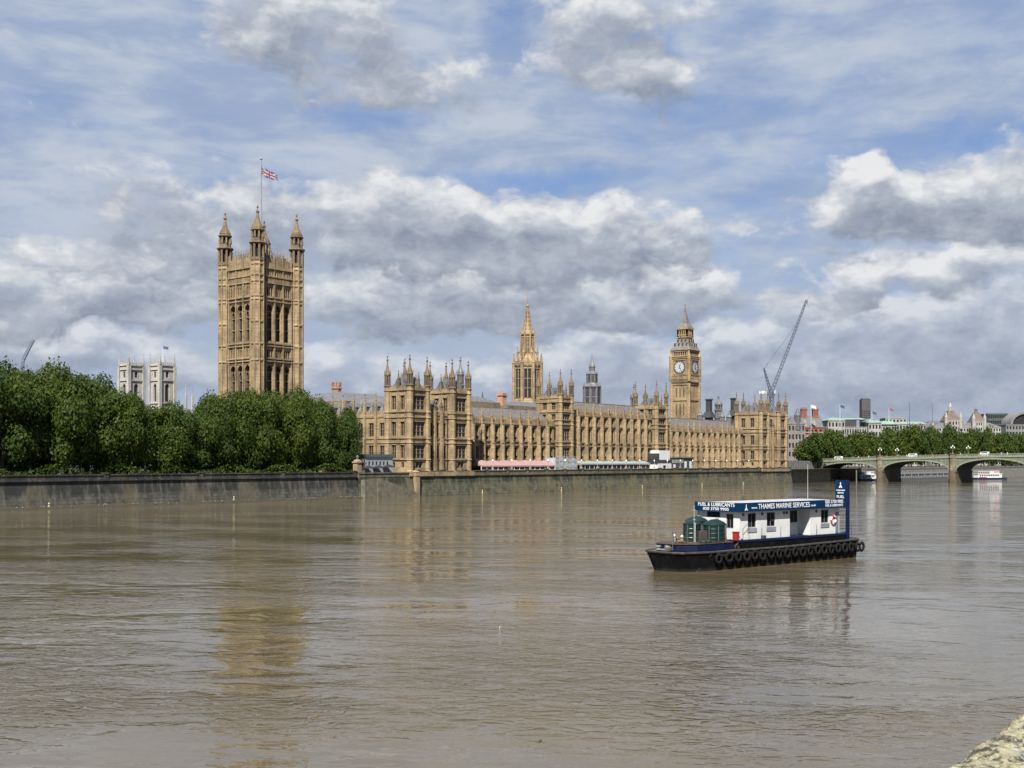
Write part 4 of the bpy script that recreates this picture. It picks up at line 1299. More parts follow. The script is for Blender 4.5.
# stepped landing between the two walls
def landing():
    t = thing("river_stairs", "stone landing wall with a sloping stair between two pale piers", "stairs", (246, 246, 0))
    m = WALL_T
    mb = MB()
    mb.extrude([(234, 245.2, -1), (234, 246.3, 6.0), (234, 249, 6.0), (234, 249, -1)], (25, 0, 0))
    mb.box(234.0, 258.9, 246.2, 246.9, 6.003, 7.2); mb.box(233.9, 258.9, 246.0, 247.1, 7.2, 7.5)
    mb.build("landing_wall", m, t)
    s = MB(); n = 14
    for i in range(n):
        x0 = 239 + i * 1.25
        s.box(x0, x0 + 1.25, 243.6, 245.3, -1, 5.4 - i * .36)
        s.box(x0 + .02, x0 + 1.23, 243.3, 243.597, -1, 5.9 - i * .36)
    s.box(234, 239, 243.6, 245.3, -1, 5.4); s.build("stair_flight", mat("worn_step", (.12, .108, .075), .9, .35, .8), t)
    for x in (258.0,):
        p = MB(); p.box(x - .85, x + .85, 244.9, 246.9, -1, 6.3); p.box(x - 1.0, x + 1.0, 244.75, 247.1, 6.3, 6.6); p.box(x - .8, x + .8, 245, 246.9, 6.6, 7.5); p.taper(x, 246, .95, 1.1, .3, .4, 7.5, 8.0)
        p.build("pier", STONE_L, t)
landing()
def gate_pier():
    x, y = 234.6, 247.4
    t = thing("gate_pier", "pale stone pier with a capped lantern where the park wall ends", "gate pier", (x, y, 6))
    m = MB(); m.box(x - .9, x + .9, y - .9, y + .9, 6, 10.4); m.box(x - 1.1, x + 1.1, y - 1.1, y + 1.1, 7.6, 7.9); m.box(x - 1.15, x + 1.15, y - 1.15, y + 1.15, 10.4, 10.8)
    m.taper(x, y, .9, .9, .5, .5, 10.8, 11.4); m.build("shaft", STONE_L, t)
    l = MB(); l.ring(x, y, [(.3, 11.4), (.4, 12.1), (.5, 12.2), (.08, 12.7)], 6); l.build("lantern", LEAD, t)
gate_pier()

# ------------------------------------------------------------------ things on the terrace
def terrace_lamps():
    first = None
    for i, px in enumerate([492.5, 511.5, 530, 547.8, 564.8, 581.3, 597, 612, 626, 639.5, 654, 667, 680, 692.5, 704, 715.5, 726.5, 737, 748.5]):
        x = along(px, 247.0); y = 246.85
        if first is None:
            t = thing("terrace_lamp", "slim pale lamp standard on the terrace river wall", "lamp", (x, y, 8.2), 0, "lamp standards along the terrace wall", local=True)
            m = MB(); m.box(-.3, .3, -.3, .3, 0, .5); m.ring(0, 0, [(.14, .5), (.1, .9), (.09, 2.5), (.2, 2.6)], 8); m.build("post", mat("pale_lamp_paint", (.27, .25, .20), .6, .1), t)
            g = MB(); g.ring(0, 0, [(.12, 2.6), (.24, 2.8), (.24, 3.05), (.06, 3.35)], 8); g.build("globe", mat("lamp_globe", (.75, .74, .7), .3, .03), t)
            first = t
        else:
            c = copy_tree(first); c.location = (x, y, 8.2)
terrace_lamps()
CANV = mat("pink_canvas", (.30, .185, .172), .8, .12, .5)
WCAN = mat("white_canvas", (.215, .24, .235), .8, .1, .5)
def marquee(name, label, x0, x1, y0, y1, z0, ze, zr, n, m, frame, dark=True):
    t = thing(name, label, "marquee", ((x0 + x1) / 2, (y0 + y1) / 2, 7))
    r = MB(); w = (x1 - x0) / n
    for i in range(n):
        a, b = x0 + i * w, x0 + (i + 1) * w; c = (a + b) / 2
        r.add([(a, y0, ze), (b, y0, ze), (b, y1, ze), (a, y1, ze), (a, (y0+y1)/2, zr-.3), (b, (y0+y1)/2, zr-.3), (c, (y0+y1)/2, zr)],
              [(0, 1, 5, 6, 4), (2, 3, 4, 6, 5), (0, 4, 3), (1, 2, 5), (0, 3, 2, 1)])
        # scalloped valance
        for k in range(4):
            u0, u1 = a + w * k / 4, a + w * (k + 1) / 4
            r.extrude([(u0, y0 - .03, ze), (u1, y0 - .03, ze), (u1, y0 - .03, ze - .35), ((u0+u1)/2, y0 - .03, ze - .5), (u0, y0 - .03, ze - .35)], (0, .02, 0))
    r.build("canopy", m, t)
    b = MB(); b.box(x0 + .3, x1 - .3, y0 + .4, y0 + .5, z0, ze - .55); b.box(x0 + .3, x1 - .3, y1 - .5, y1 - .4, z0, ze - .5); b.build("glazed_side", GLASS, t)
    f = MB()
    for i in range(n * 2 + 1):
        u = x0 + .2 + (x1 - x0 - .4) * i / (2 * n); f.box(f_u(u) - .1, u + .1, y0 + .15, y0 + .35, z0, ze)
    f.box(x0 + .2, x1 - .2, y0 + .17, y0 + .33, z0 + .9, z0 + 1.0); f.build("frame", frame, t)
def f_u(u): return u
marquee("pink_marquee", "long pale pink canvas marquee on the terrace near the first pavilion", along(482, 249), along(556, 249), 249.2, 254.0, 6.96, 9.4, 11.3, 7, CANV, WHITE)
marquee("white_marquee", "long low white roofed marquee with dark glazed sides on the terrace", along(581, 249), along(651, 249), 249.2, 253.8, 6.96, 10.0, 11.1, 8, WCAN, mat("marquee_frame", (.32, .34, .33)))
def scaffold():
    x0, x1 = along(555.5, 249), along(577, 249)
    t = thing("sheeted_scaffold", "white sheeted scaffold box standing between pink and white marquees", "scaffold", ((x0+x1)/2, 251, 7))
    s = MB(); n = 12
    for i in range(n):
        a, b = x0 + (x1-x0)*i/n, x0 + (x1-x0)*(i+1)/n; d = .12 * math.sin(i*1.9)
        s.box(a, b, 249.0 + d, 249.06 + d, 7.8, 12.3 - .25 * abs(math.sin(i * 1.1)))
    for i in range(4):
        a, b = 249.1 + 1.1 * i, 249.1 + 1.1 * (i + 1); s.box(x0 - .05 + .05*(i%2), x0 + .02 + .05*(i%2), a, b, 7.6, 12.2)
    s.box(x0, x1, 249.2, 253.4, 12.05, 12.12); s.build("sheeting", mat("sheet_white", (.33, .35, .36), .7, .18, .6), t)
    f = MB()
    for i in range(7):
        u = x0 + (x1-x0)*i/6
        for y in (248.85, 253.3): f.tube((u, y, 7), (u, y, 13.0), .06, .06, 5)
    for z in (9, 11, 12.6):
        f.tube((x0, 248.85, z), (x1, 248.85, z), .05, .05, 5)
    f.build("poles", mat("pole_steel", (.3, .31, .32), .5, .1), t)
scaffold()
def site_cabins():
    q = 250
    x0, x1 = along(655.5, q), along(669, q)
    t = thing("site_cabin", "white stacked site cabin with arched opening on the terrace", "cabin", ((x0+x1)/2, q, 7))
    m = MB(); E = Face('E', 248.8)
    wall(m, E, x0, x1, 6.96, 10.2, [((x0+x1)/2 - 1.2, (x0+x1)/2 + 1.2, 6.96, 9.2)], .3); m.box(x0, x1, 249.5, 253.5, 6.96, 10.2)
    a0 = x0 + 1.2; m.box(a0, x1 - 1.0, 249.0, 253.2, 11.5, 15.4)
    m.build("wall", WHITE, t)
    d = MB(); d.box(x0 - .5, x1 + .1, 248.7, 253.6, 10.2, 11.5); d.box(x0 - .6, a0 - .02, 248.9, 253, 11.5, 14.2); d.build("dark_band", IRON, t)
    g = MB(); m0 = (x0 + x1) / 2; g.box(m0 - 1.18, m0 + 1.18, 249.0, 249.45, 6.97, 9.2); g.build("opening", DARK, t)
    x0, x1 = along(670, q), along(692, q)
    t = thing("service_block", "dark roofed service block with grey louvres and white doors on the terrace", "cabin", ((x0+x1)/2, q, 7))
    m = MB(); m.box(x0, x1, 249.2, 253.6, 6.96, 12.3); m.build("wall", mat("dark_cladding", (.05, .05, .055), .7, .3), t)
    r = MB(); r.box(x0 - .3, x1 + .3, 248.8, 253.9, 12.3, 12.75); r.build("roof", mat("timber_roof", (.14, .12, .09)), t)
    n = 9
    for i in range(n):
        u = x0 + .4 + (x1 - x0) * .52 * i / n; g = MB(); g.box(u, u + .55, 249.05, 249.15, 10.1, 11.8); g.build("louvre", mat("louvre_grey", (.28, .28, .30)), t)
    for u in (x0 + 2.2, x0 + (x1-x0)*.62, x0 + (x1-x0)*.85):
        g = MB(); g.box(u - .8, u + .8, 249.0, 249.15, 7, 9.6 if u < x0 + 4 else 10.9); g.build("door", WHITE, t)
site_cabins()
def grey_block():
    x0, x1 = 240.5, 250.5
    t = thing("temporary_building", "pale grey two storey temporary building beside the park trees", "building", ((x0+x1)/2, 252, 7))
    S = Face('S', 240.6); E = Face('E', 250.0)
    m = MB()
    hl = [(251.2 + i * 1.5, 252.0 + i * 1.5, 9.6, 10.7) for i in range(7)]
    eh = [(241.6 + i * 1.55, 242.4 + i * 1.55, 9.7, 10.8) for i in range(6)]
    wall(m, S, 250, 262, 6.95, 12.2, hl, .2); wall(m, E, 240.8, 252, 6.95, 12.2, eh, .2); m.box(241, 252, 250.4, 262, 6.95, 12.1)
    m.build("wall", mat("pale_cladding", (.27, .305, .315), .6, .12, .8), t)
    r = MB(); r.box(240.2, 252.3, 249.6, 262.4, 12.2, 13.0); r.build("roof", mat("dark_fascia", (.06, .075, .08)), t)
    for f, hs in ((S, hl), (E, eh)):
        for h in hs:
            g = MB(); f.box(g, h[0], h[1], .12, .18, h[2], h[3]); g.build("window", GLASS, t)
grey_block()
def parasols():
    m = mat("plum_canvas", (.014, .011, .016), .8, .2)
    for i, (x, z) in enumerate(((240.2, 9.4), (244.4, 9.5), (248.6, 9.7))):
        t = thing("terrace_parasol", ["dark parasol closest to the pale gate pier", "dark parasol in the middle of the row of three by the landing", "plum parasol closest to the first pavilion"][i], "parasol", (x, 248.4, 7), 0, "dark parasols above the landing")
        c = MB(); c.ring(x, 248.4, [(2.1, z - .7), (2.1, z - .5), (.1, z + .25)], 8); c.build("canopy", m, t)
        p = MB(); p.tube((x, 248.4, 6.9), (x, 248.4, z - .4), .06, .06); p.build("pole", IRON, t)
parasols()
def marker_floats():
    first = None
    for px in (49, 234, 372, 482.5, 561.5, 642.5, 702, 743.2, 801, 833):
        q = 244.4 if px < 800 else 252
        x = along(px, q) 
        if first is None:
            t = thing("marker_float", "small yellow marker float at the foot of the river wall", "float", (x, q, 0), 0, "yellow floats along the foot of the river wall", local=True)
            m = MB(); m.ring(0, 0, [(.22, -.2), (.3, .1), (.3, .6), (.14, .8), (.08, 1.05), (.1, 1.15)], 10); m.build("drum", mat("float_yellow", (.26, .22, .10), .6, .2, 2.), t)
            k = MB(); k.ring(0, 0, [(.12, 1.15), (.15, 1.25), (.05, 1.4)], 8); k.build("top_light", WHITE, t)
            first = t
        else:
            c = copy_tree(first); c.location = (x, q, 0)
            if px == 234: c.location.z = .25
marker_floats()

# ------------------------------------------------------------------ bridge
def bridge():
    t = thing("arch_bridge", "low green iron arch bridge with stone piers crossing the river", "bridge", (605, 130, 0))
    XS, XN = 592.0, 617.0
    GREEN = mat("bridge_green", (.105, .122, .084), .6, .2, .6, streak=.25)
    GREEN_L = mat("bridge_pale_green", (.165, .182, .128), .6, .15, .6, streak=.2)
    piers = [260.8, 226.2, 188.5, 149.5, 110, 72, 35, 3]
    def deck(y): return 12.3 + 2.9 * (1 - ((y - 130) / 135) ** 2) - 1.4
    pw = 1.75
    face = MB()
    for i in range(len(piers) - 1):
        a, b = piers[i] - pw, piers[i + 1] + pw      # a > b
        c = (a + b) / 2; hw = (a - b) / 2; zs = 5.6; zc = deck(c) - 1.75
        n = 28
        arc = [(c + hw * math.cos(math.pi * k / n), zs + (zc - zs) * math.sin(math.pi * k / n) ** .85) for k in range(n + 1)]
        for k in range(n):
            (y0, z0), (y1, z1) = arc[k], arc[k + 1]
            for (x0, x1, m) in ((XS, XS + .5, 0), (XN - .5, XN, 0)):
                face.m = 0
                face.extrude([(x0, y0, z0 + .75), (x0, y1, z1 + .75), (x0, y1, max(deck(y1) - .8, z1 + .76)), (x0, y0, max(deck(y0) - .8, z0 + .76))], (x1 - x0, 0, 0))
                face.m = 1
                face.extrude([(x0 - .22, y0, z0), (x0 - .22, y1, z1), (x0 - .22, y1, z1 + .75), (x0 - .22, y0, z0 + .75)], (x1 - x0 + .3, 0, 0))
            if k % 2 == 0:        # cast ribs across the spandrels
                zt_ = deck(y0) - .85
                if zt_ - z0 - .8 > .5:
                    face.m = 1; face.box(XS - .12, XS - .003, y0 - .1, y0 + .1, z0 + .76, zt_); face.box(XN + .003, XN + .12, y0 - .1, y0 + .1, z0 + .76, zt_)
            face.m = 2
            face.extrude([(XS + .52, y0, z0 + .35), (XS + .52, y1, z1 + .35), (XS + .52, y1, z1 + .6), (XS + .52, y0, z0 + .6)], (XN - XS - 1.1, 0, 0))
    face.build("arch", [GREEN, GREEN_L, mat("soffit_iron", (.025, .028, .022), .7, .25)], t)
    rd = MB(); n = 60; y0, y1 = -20, 285
    for i in range(n):
        a, b = y0 + (y1 - y0) * i / n, y0 + (y1 - y0) * (i + 1) / n
        rd.extrude([(XS + .1, a, deck(a) - .8), (XS + .1, b, deck(b) - .8), (XS + .1, b, deck(b)), (XS + .1, a, deck(a))], (XN - XS - .2, 0, 0))
    rd.build("roadway", mat("asphalt", (.055, .055, .055), .9, .2), t)
    pr = MB()
    for X0, X1 in ((XS - .35, XS + .25), (XN - .25, XN + .35)):
        for i in range(n):
            a, b = y0 + (y1 - y0) * i / n, y0 + (y1 - y0) * (i + 1) / n
            za, zb = deck(a), deck(b)
            for (u, v, dx) in ((-.75, -.3, 0), (-.3, .15, .12), (1.0, 1.2, .05)):
                pr.extrude([(X0 + dx, a, za + u), (X0 + dx, b, zb + u), (X0 + dx, b, zb + v), (X0 + dx, a, za + v)], (X1 - X0 - 2 * dx, 0, 0))
            for k in range(6):
                y = a + (b - a) * (k + .5) / 6
                pr.box(X0 + .2, X0 + .4, y - .22, y + .22, deck(y) + .1, deck(y) + 1.02)
    pr.build("parapet", GREEN_L, t)
    for i, y in enumerate(piers):
        p = MB(); z1 = deck(y)
        p.extrude([(XS - 3.2, y - .4, -1.5), (XS - 3.2, y + .4, -1.5), (XS - .8, y + pw + .3, -1.5), (XN + .8, y + pw + .3, -1.5), (XN + 3.2, y + .4, -1.5), (XN + 3.2, y - .4, -1.5), (XN + .8, y - pw - .3, -1.5), (XS - .8, y - pw - .3, -1.5)], (0, 0, 3.2))
        p.box(XS - .9, XN + .9, y - pw, y + pw, 1.7, 5.8)
        p.box(XS - 1.1, XN + 1.1, y - pw - .2, y + pw + .2, 5.4, 6.0)
        for X in (XS, XN):
            p.ring(X, y, [(1.9, -1), (1.75, 5.8), (1.75, z1 - .9), (2.0, z1 - .6), (2.0, z1 - .2), (1.7, z1), (1.7, z1 + 1.2), (1.95, z1 + 1.3), (1.95, z1 + 1.5)], 8)
        p.build("pier", wall_mat("bridge_pier_stone", (.24, .205, .14), (.11, .09, .055), (.09, .072, .042), 6.0, 3.2) if i == 0 else bpy.data.materials["bridge_pier_stone"], t)
        for X in (XS, XN):
            l = MB(); l.ring(X, y, [(.4, z1 + 1.5), (.25, z1 + 2.0), (.14, z1 + 2.3), (.11, z1 + 5.0)], 8)
            l.tube((X, y - .8, z1 + 4.2), (X, y + .8, z1 + 4.2), .07, .07)
            lo = l.build("lamp_standard", GREEN, t)
            for dy, dz in ((-.8, 4.2), (.8, 4.2), (0, 5.0)):
                g = MB(); g.ring(X, y + dy, [(.12, z1 + dz), (.26, z1 + dz + .3), (.26, z1 + dz + .55), (.05, z1 + dz + .95)], 6); g.build("lantern", mat("lamp_globe", (.75, .74, .7)), lo)
    # abutment and stairs on the far side
    ab = MB(); ab.box(590, 619.4, 261.9, 285, -1, 11.4); ab.box(617.6, 619.45, 248, 261.85, -1, 6.85); ab.box(588.2, 589.9, 255, 263, -1, 6.8); ab.box(574, 588, 255, 262, -1, 6.4)
    ab.build("abutment", mat("abutment_stone", (.17, .145, .095), .9, .35, .7, streak=.5), t)
    return deck
DECK = bridge()
def quay_wall():
    mb = MB(); mb.extrude([(527.2, 251.5, -1.5), (527.2, 252.2, 5.8), (527.2, 254.5, 5.8), (527.2, 254.5, -1.5)], (61, 0, 0)); mb.box(527.3, 588, 252.0, 252.7, 5.803, 6.9)
    o = mb.build("quay_wall", mat("quay_stone", (.135, .115, .075), .9, .4, .6, streak=.5, bump=.4)); tag(o, "rough brown quay wall between the last pavilion and the bridge", "wall")
    mb = MB(); mb.box(534, 585, 258.3, 258.6, 6.9, 11.2)
    for i in range(18): mb.box(534 + i * 2.9, 534.15 + i * 2.9, 258.15, 258.297, 6.9, 11.3)
    o = mb.build("site_hoarding", mat("hoarding_grey", (.13, .128, .12), .8, .3, .6)); tag(o, "grey boarded hoarding beside the bridge end", "hoarding")
    mb = MB(); mb.extrude([(619.5, 247.5, -1.5), (619.5, 248.4, 6.2), (619.5, 250.4, 6.2), (619.5, 250.4, -1.5)], (1500, 0, 0)); mb.box(619.5, 2100, 248.2, 249, 6.203, 7.3)
    o = mb.build("embankment_wall", mat("granite_wall", (.15, .145, .125), .85, .3, .5, streak=.4)); tag(o, "grey granite river wall glimpsed through the bridge arches", "wall")
quay_wall()

# ------------------------------------------------------------------ the wall the picture is taken from
def near_wall():
    mb = MB(); rng = random.Random(11)
    # coping with a worn, knobbly top, running along the bank
    n = 1100; rows = 40; x0, x1 = -3, 11; ya, yb = .55, 1.275
    zt = 9.80
    from mathutils import noise as N
    for i in range(n + 1):
        x = x0 + (x1 - x0) * i / n
        for j in range(rows + 1):
            t = j / rows; y = ya + (yb - ya) * t
            e = max(0, (t - .86) / .14)
            z = zt - .05 * e * e + .03 * N.fractal(Vector((x * 6, y * 6, 0)), .9, 2.2, 6) + .016 * abs(N.noise(Vector((x * 32, y * 32, 3))))
            y += .02 * e * N.noise(Vector((x * 6, 0, 5)))
            mb.v.append((x, y, z))
        mb.v.append((x, yb - .015, zt - .3)); 
    w = rows + 2
    for i in range(n):
        for j in range(w - 1):
            a = i * w + j; mb.f.append((a, a + w, a + w + 1, a + 1)); mb.mi.append(0)
    mb.box(-400, x0, ya, yb, 9.0, zt); mb.box(x1, 500, ya, yb, 9.0, zt)
    mb.box(-400, 500, ya + .08, yb - .1, -2, 9.52)
    m = bpy.data.materials.new("lichen_stone"); m.use_nodes = True
    T = NT(m.node_tree); b = m.node_tree.nodes['Principled BSDF']; b.inputs['Roughness'].default_value = .95
    pos = T.n('ShaderNodeNewGeometry').outputs['Position']
    n1 = T.noise(pos, 11, 9, .72); n2 = T.noise(pos, 30, 6, .7); n3 = T.noise(pos, 5, 6, .65)
    c = T.mix(T.ramp(n1, .42, .56), (.03, .026, .015, 1), (.235, .218, .135, 1))
    c = T.mix(T.ramp(n2, .5, .6, 0, .85), c, (.32, .295, .20, 1))
    c = T.mix(T.ramp(n3, .53, .66, 0, .75), c, (.29, .285, .27, 1))
    T.put(b, 'Base Color', c)
    bn = T.n('ShaderNodeBump'); bn.inputs['Strength'].default_value = 1; bn.inputs['Distance'].default_value = .02
    T.put(bn, 'Height', T.math('ADD', n1, n2)); T.t.links.new(bn.outputs[0], b.inputs['Normal'])
    o = mb.build("parapet_wall", m); tag(o, "lichen covered stone parapet of the bank where the viewer stands", "wall")
    p = MB(); p.add([(-400, -300, 9.0), (500, -300, 9.0), (500, .6, 9.0), (-400, .6, 9.0)], [(0, 1, 2, 3)]); tag(p.build("footpath", PAVE), kind="structure")
near_wall()
def flotsam():
    for (x, y, c, r, lab) in ((500.5, 627.5, (.45, .45, .43), .10, "pale scrap of plastic drifting in midstream"), (540, 742, (.12, .07, .04), .11, "brown bit of driftwood floating close to the near bank")):
        p = at(x, y, EYE * FPX / (y - 461.5)); m = MB()
        m.tube((p.x - r, p.y, .03), (p.x + r, p.y + r * .4, .05), r * .42, r * .3, 7); m.tube((p.x + r, p.y + r * .4, .05), (p.x + r * 1.4, p.y + r * .5, .06), r * .2, r * .15, 6)
        tag(m.build("flotsam", mat("flotsam_%d" % int(x), c, .6, .3, 8)), lab, "flotsam")
flotsam()
# ------------------------------------------------------------------ trees
def leaf_mat():
    m = bpy.data.materials.new("plane_leaves"); m.use_nodes = True
    T = NT(m.node_tree); b = m.node_tree.nodes['Principled BSDF']
    b.inputs['Roughness'].default_value = .6; b.inputs['Specular IOR Level'].default_value = .12
    g = T.n('ShaderNodeNewGeometry')
    oi = T.n('ShaderNodeObjectInfo')
    r = g.outputs['Random Per Island']
    n = T.noise(g.outputs['Position'], .16, 5, .65)
    c = T.mix(r, (.017, .028, .0042, 1), (.042, .063, .0085, 1))
    c = T.mix(T.ramp(n, .4, .68, 0, .7), c, (.068, .090, .012, 1))
    c = T.mix(T.math('MULTIPLY', oi.outputs['Random'], .7), c, (.022, .044, .009, 1))
    T.put(b, 'Base Color', c)
    tr = T.n('ShaderNodeBsdfTranslucent'); T.put(tr, 'Color', T.mix(.5, c, (.085, .12, .012, 1)))
    mx = T.n('ShaderNodeMixShader'); mx.inputs[0].default_value = .22
    T.t.links.new(b.outputs[0], mx.inputs[1]); T.t.links.new(tr.outputs[0], mx.inputs[2])
    out = [x for x in m.node_tree.nodes if x.type == 'OUTPUT_MATERIAL'][0]
    T.t.links.new(mx.outputs[0], out.inputs[0])
    return m
LEAF = leaf_mat()
BARK = mat("plane_bark", (.065, .055, .04), .9, .4, 1.5, bump=.4)
def crown_mesh(seed, nl, cards, size, low=-.9):
    """unit crown (radius 1, height about -1..1): lumps of leaves set on limbs, each leaf clump its own small face"""
    rng = np.random.default_rng(seed)
    lumps = []
    for i in range(nl):
        v = rng.normal(size=3); v /= np.linalg.norm(v)
        if v[2] < low: v[2] = low + rng.random() * .3
        rr = rng.uniform(.48, .8)
        p = v * rr * np.array([1, 1, .95]); p[:2] *= 1 - .18 * max(0, p[2])
        lumps.append((p, rng.uniform(.22, .42)))
    for i in range(nl // 5):
        lumps.append((rng.normal(size=3) * .25, rng.uniform(.3, .42)))
    W = np.array([l[1] ** 2 for l in lumps]); W /= W.sum()
    idx = rng.choice(len(lumps), cards, p=W)
    C = np.array([l[0] for l in lumps])[idx]; RR = np.array([l[1] for l in lumps])[idx]
    d = rng.normal(size=(cards, 3)); d /= np.linalg.norm(d, axis=1)[:, None]
    rad = RR * (1 - .45 * rng.random(cards) ** 2.2) * (1 + .12 * rng.normal(size=cards))
    P = C + d * rad[:, None] * np.array([1, 1, .85])
    nrm = d + rng.normal(size=(cards, 3)) * .5 + np.array([0, 0, .2]); nrm /= np.linalg.norm(nrm, axis=1)[:, None]
    a = np.cross(nrm, rng.normal(size=(cards, 3))); a /= np.linalg.norm(a, axis=1)[:, None]
    b = np.cross(nrm, a)
    s = size * rng.uniform(.55, 1.25, cards)[:, None]; e = rng.uniform(.55, .95, cards)[:, None]
    V = np.stack([P + a * s, P + b * s * e - nrm * s * .25, P - a * s * .8, P - b * s * e * .8 - nrm * s * .2], 1).reshape(-1, 3)
    me = bpy.data.meshes.new("crown")
    me.vertices.add(len(V)); me.vertices.foreach_set('co', V.astype(np.float32).ravel())
    me.loops.add(cards * 4); me.loops.foreach_set('vertex_index', np.arange(cards * 4, dtype=np.int32))
    me.polygons.add(cards); me.polygons.foreach_set('loop_start', np.arange(cards, dtype=np.int32) * 4); me.polygons.foreach_set('loop_total', np.full(cards, 4, dtype=np.int32))
    me.update(calc_edges=True); me.validate()
    me.materials.append(LEAF)
    return me, lumps
def trunk_mesh(lumps, seed):
    """unit trunk: tapered bole from z = -2 (roots) with limbs reaching into the lumps"""
    rng = random.Random(seed); mb = MB()
    mb.tube((0, 0, -2.0), (.02, .01, -1.2), .085, .07, 9); mb.tube((.02, .01, -1.2), (0, .02, -.2), .07, .05, 8); mb.tube((0, .02, -.2), (.03, 0, .45), .05, .02, 7)
    for p, r in lumps[::2]:
        z0 = rng.uniform(-1.15, -.1)
        mid = Vector((p[0] * .5, p[1] * .5, z0 + (p[2] - z0) * .62))
        mb.tube((.01, .01, z0), mid, .034, .022, 6); mb.tube(mid, p, .022, .008, 5)
    me_o = mb.build("trunk", BARK, loc=(0, 0, 0)); me = me_o.data
    bpy.data.objects.remove(me_o)
    return me
CROWNS = []
for k in range(5):
    me, lumps = crown_mesh(40 + k, 27, 24000, .034)
    CROWNS.append((me, trunk_mesh(lumps, k)))
FAR_CROWNS = []
for k in range(3):
    me, lumps = crown_mesh(90 + k, 30, 3600, .075)
    FAR_CROWNS.append((me, trunk_mesh(lumps, k + 9)))
tree_rng = random.Random(3)
def tree(name, label, x, y, zg, ztop, rad, kinds, group, low=None):
    """crown radius rad, top at ztop; the crown is stretched to reach down to about low"""
    me, tr = kinds[tree_rng.randrange(len(kinds))]
    low = zg + 3 if low is None else low
    hz = (ztop - low) / 1.85
    zc = low + hz * .87
    t = thing(name, label, "tree", (x, y, zg), tree_rng.uniform(0, 6.28), group)
    c = bpy.data.objects.new("crown", me); COL.objects.link(c); c.parent = t; c.location = (0, 0, zc - zg); c.scale = (rad, rad * tree_rng.uniform(.9, 1.1), hz)
    s = bpy.data.objects.new("trunk", tr); COL.objects.link(s); s.parent = t
    k = (zc - zg) / 2.0
    s.scale = (rad * .62, rad * .62, k); s.location = (0, 0, zc - zg)
    return t
G1 = "plane trees in the riverside park"
front = [
 (2, 256, 359, 9.5, "tall plane tree on the riverside wall below the faint crane jib"),
 (34, 258, 366, 8.5, "second plane tree along the park wall from the crane jib end"),
 (66, 255, 366, 8.5, "broad plane tree between the crane jib and the white church towers"),
 (98, 257, 374, 8.0, "plane tree on the wall just short of the white church towers"),
 (127, 254.5, 388, 6.5, "plane tree standing directly below the nearer white church tower"),
 (160, 256, 403, 7.5, "low rounded plane tree under the second white church tower"),
 (184, 256, 398, 7.0, "plane tree just past the white church towers on the wall"),
 (212, 255, 393, 7.2, "plane tree below the first corner turret of the square tower"),
 (238, 257, 389, 7.5, "plane tree in front of the sunlit side of the square tower"),
 (264, 255, 389, 7.2, "plane tree in front of the middle turret of the square tower"),
 (290, 256, 389, 7.2, "plane tree below the third corner turret of the square tower"),
 (317, 255.5, 397, 6.6, "plane tree between the square tower and the brick turret"),
 (341, 254.5, 405, 5.6, "last plane tree of the park wall beside the grey temporary building"),
]
for (px, q, yt, rad, lab) in front:
    a = along(px, q); z = EYE + (461.5 - yt) * depth(px, q) / FPX
    tree("plane_tree", lab, a, q, 7, z + .6, rad * 1.12, CROWNS, G1, low=tree_rng.uniform(5.0, 7.2))
backrow = [
 (18, 274, 360, 10, "plane tree of the back row nearest the picture edge"), (52, 276, 363, 10, "tall back row plane tree rising left of the church"), (86, 274, 367, 9.5, "back row plane tree in the tallest clump"), (114, 273, 378, 8, "back row plane tree beside the white church tower"),
 (172, 276, 405, 8, "back row plane tree below the far church tower"), (200, 275, 395, 8.5, "back row plane tree right of the church"), (226, 272, 388, 8, "back row plane tree at the sunlit foot of the square tower"), (252, 275, 386, 8, "back row plane tree under the square tower corner"), (278, 272, 387, 8, "back row plane tree hiding the foot of the square tower"), (305, 272, 390, 7.5, "back row plane tree beyond the square tower"), (330, 268, 402, 6, "back row plane tree under the brick turret"),
]
for (px, q, yt, rad, lab) in backrow:
    a = along(px, q); z = EYE + (461.5 - yt) * depth(px, q) / FPX
    tree("plane_tree", lab, a, q, 7, z + .6, rad * 1.12, CROWNS, G1, low=7.5)
def small_tree():
    a = along(353, 258); z = EYE + (461.5 - 404) * depth(353, 258) / FPX
    tree("slender_tree", "slim pale leaved tree against the palace front", a, 259, 7, z, 2.6, CROWNS, None, low=11)
small_tree()
def park_hedge():
    rng = np.random.default_rng(5)
    n = 9000; x = rng.uniform(40, 233, n); y = 250 + rng.normal(size=n) * .8; z = 6.9 + rng.random(n) ** .7 * 3.4 * (0.7 + .3 * np.sin(x * .37))
    mb = MB()
    for i in range(n):
        a = rng.normal(size=3); a /= np.linalg.norm(a); b = np.cross(a, rng.normal(size=3)); b /= np.linalg.norm(b); s = rng.uniform(.18, .4)
        p = np.array((x[i], y[i], z[i])); mb.v += [tuple(p + a * s), tuple(p + b * s * .7), tuple(p - a * s), tuple(p - b * s * .7)]; mb.f.append((4*i, 4*i+1, 4*i+2, 4*i+3)); mb.mi.append(0)
    o = mb.build("park_shrubbery", LEAF); tag(o, "dark shrubbery below the plane trees behind the river wall", "shrubbery", kind="stuff")
park_hedge()
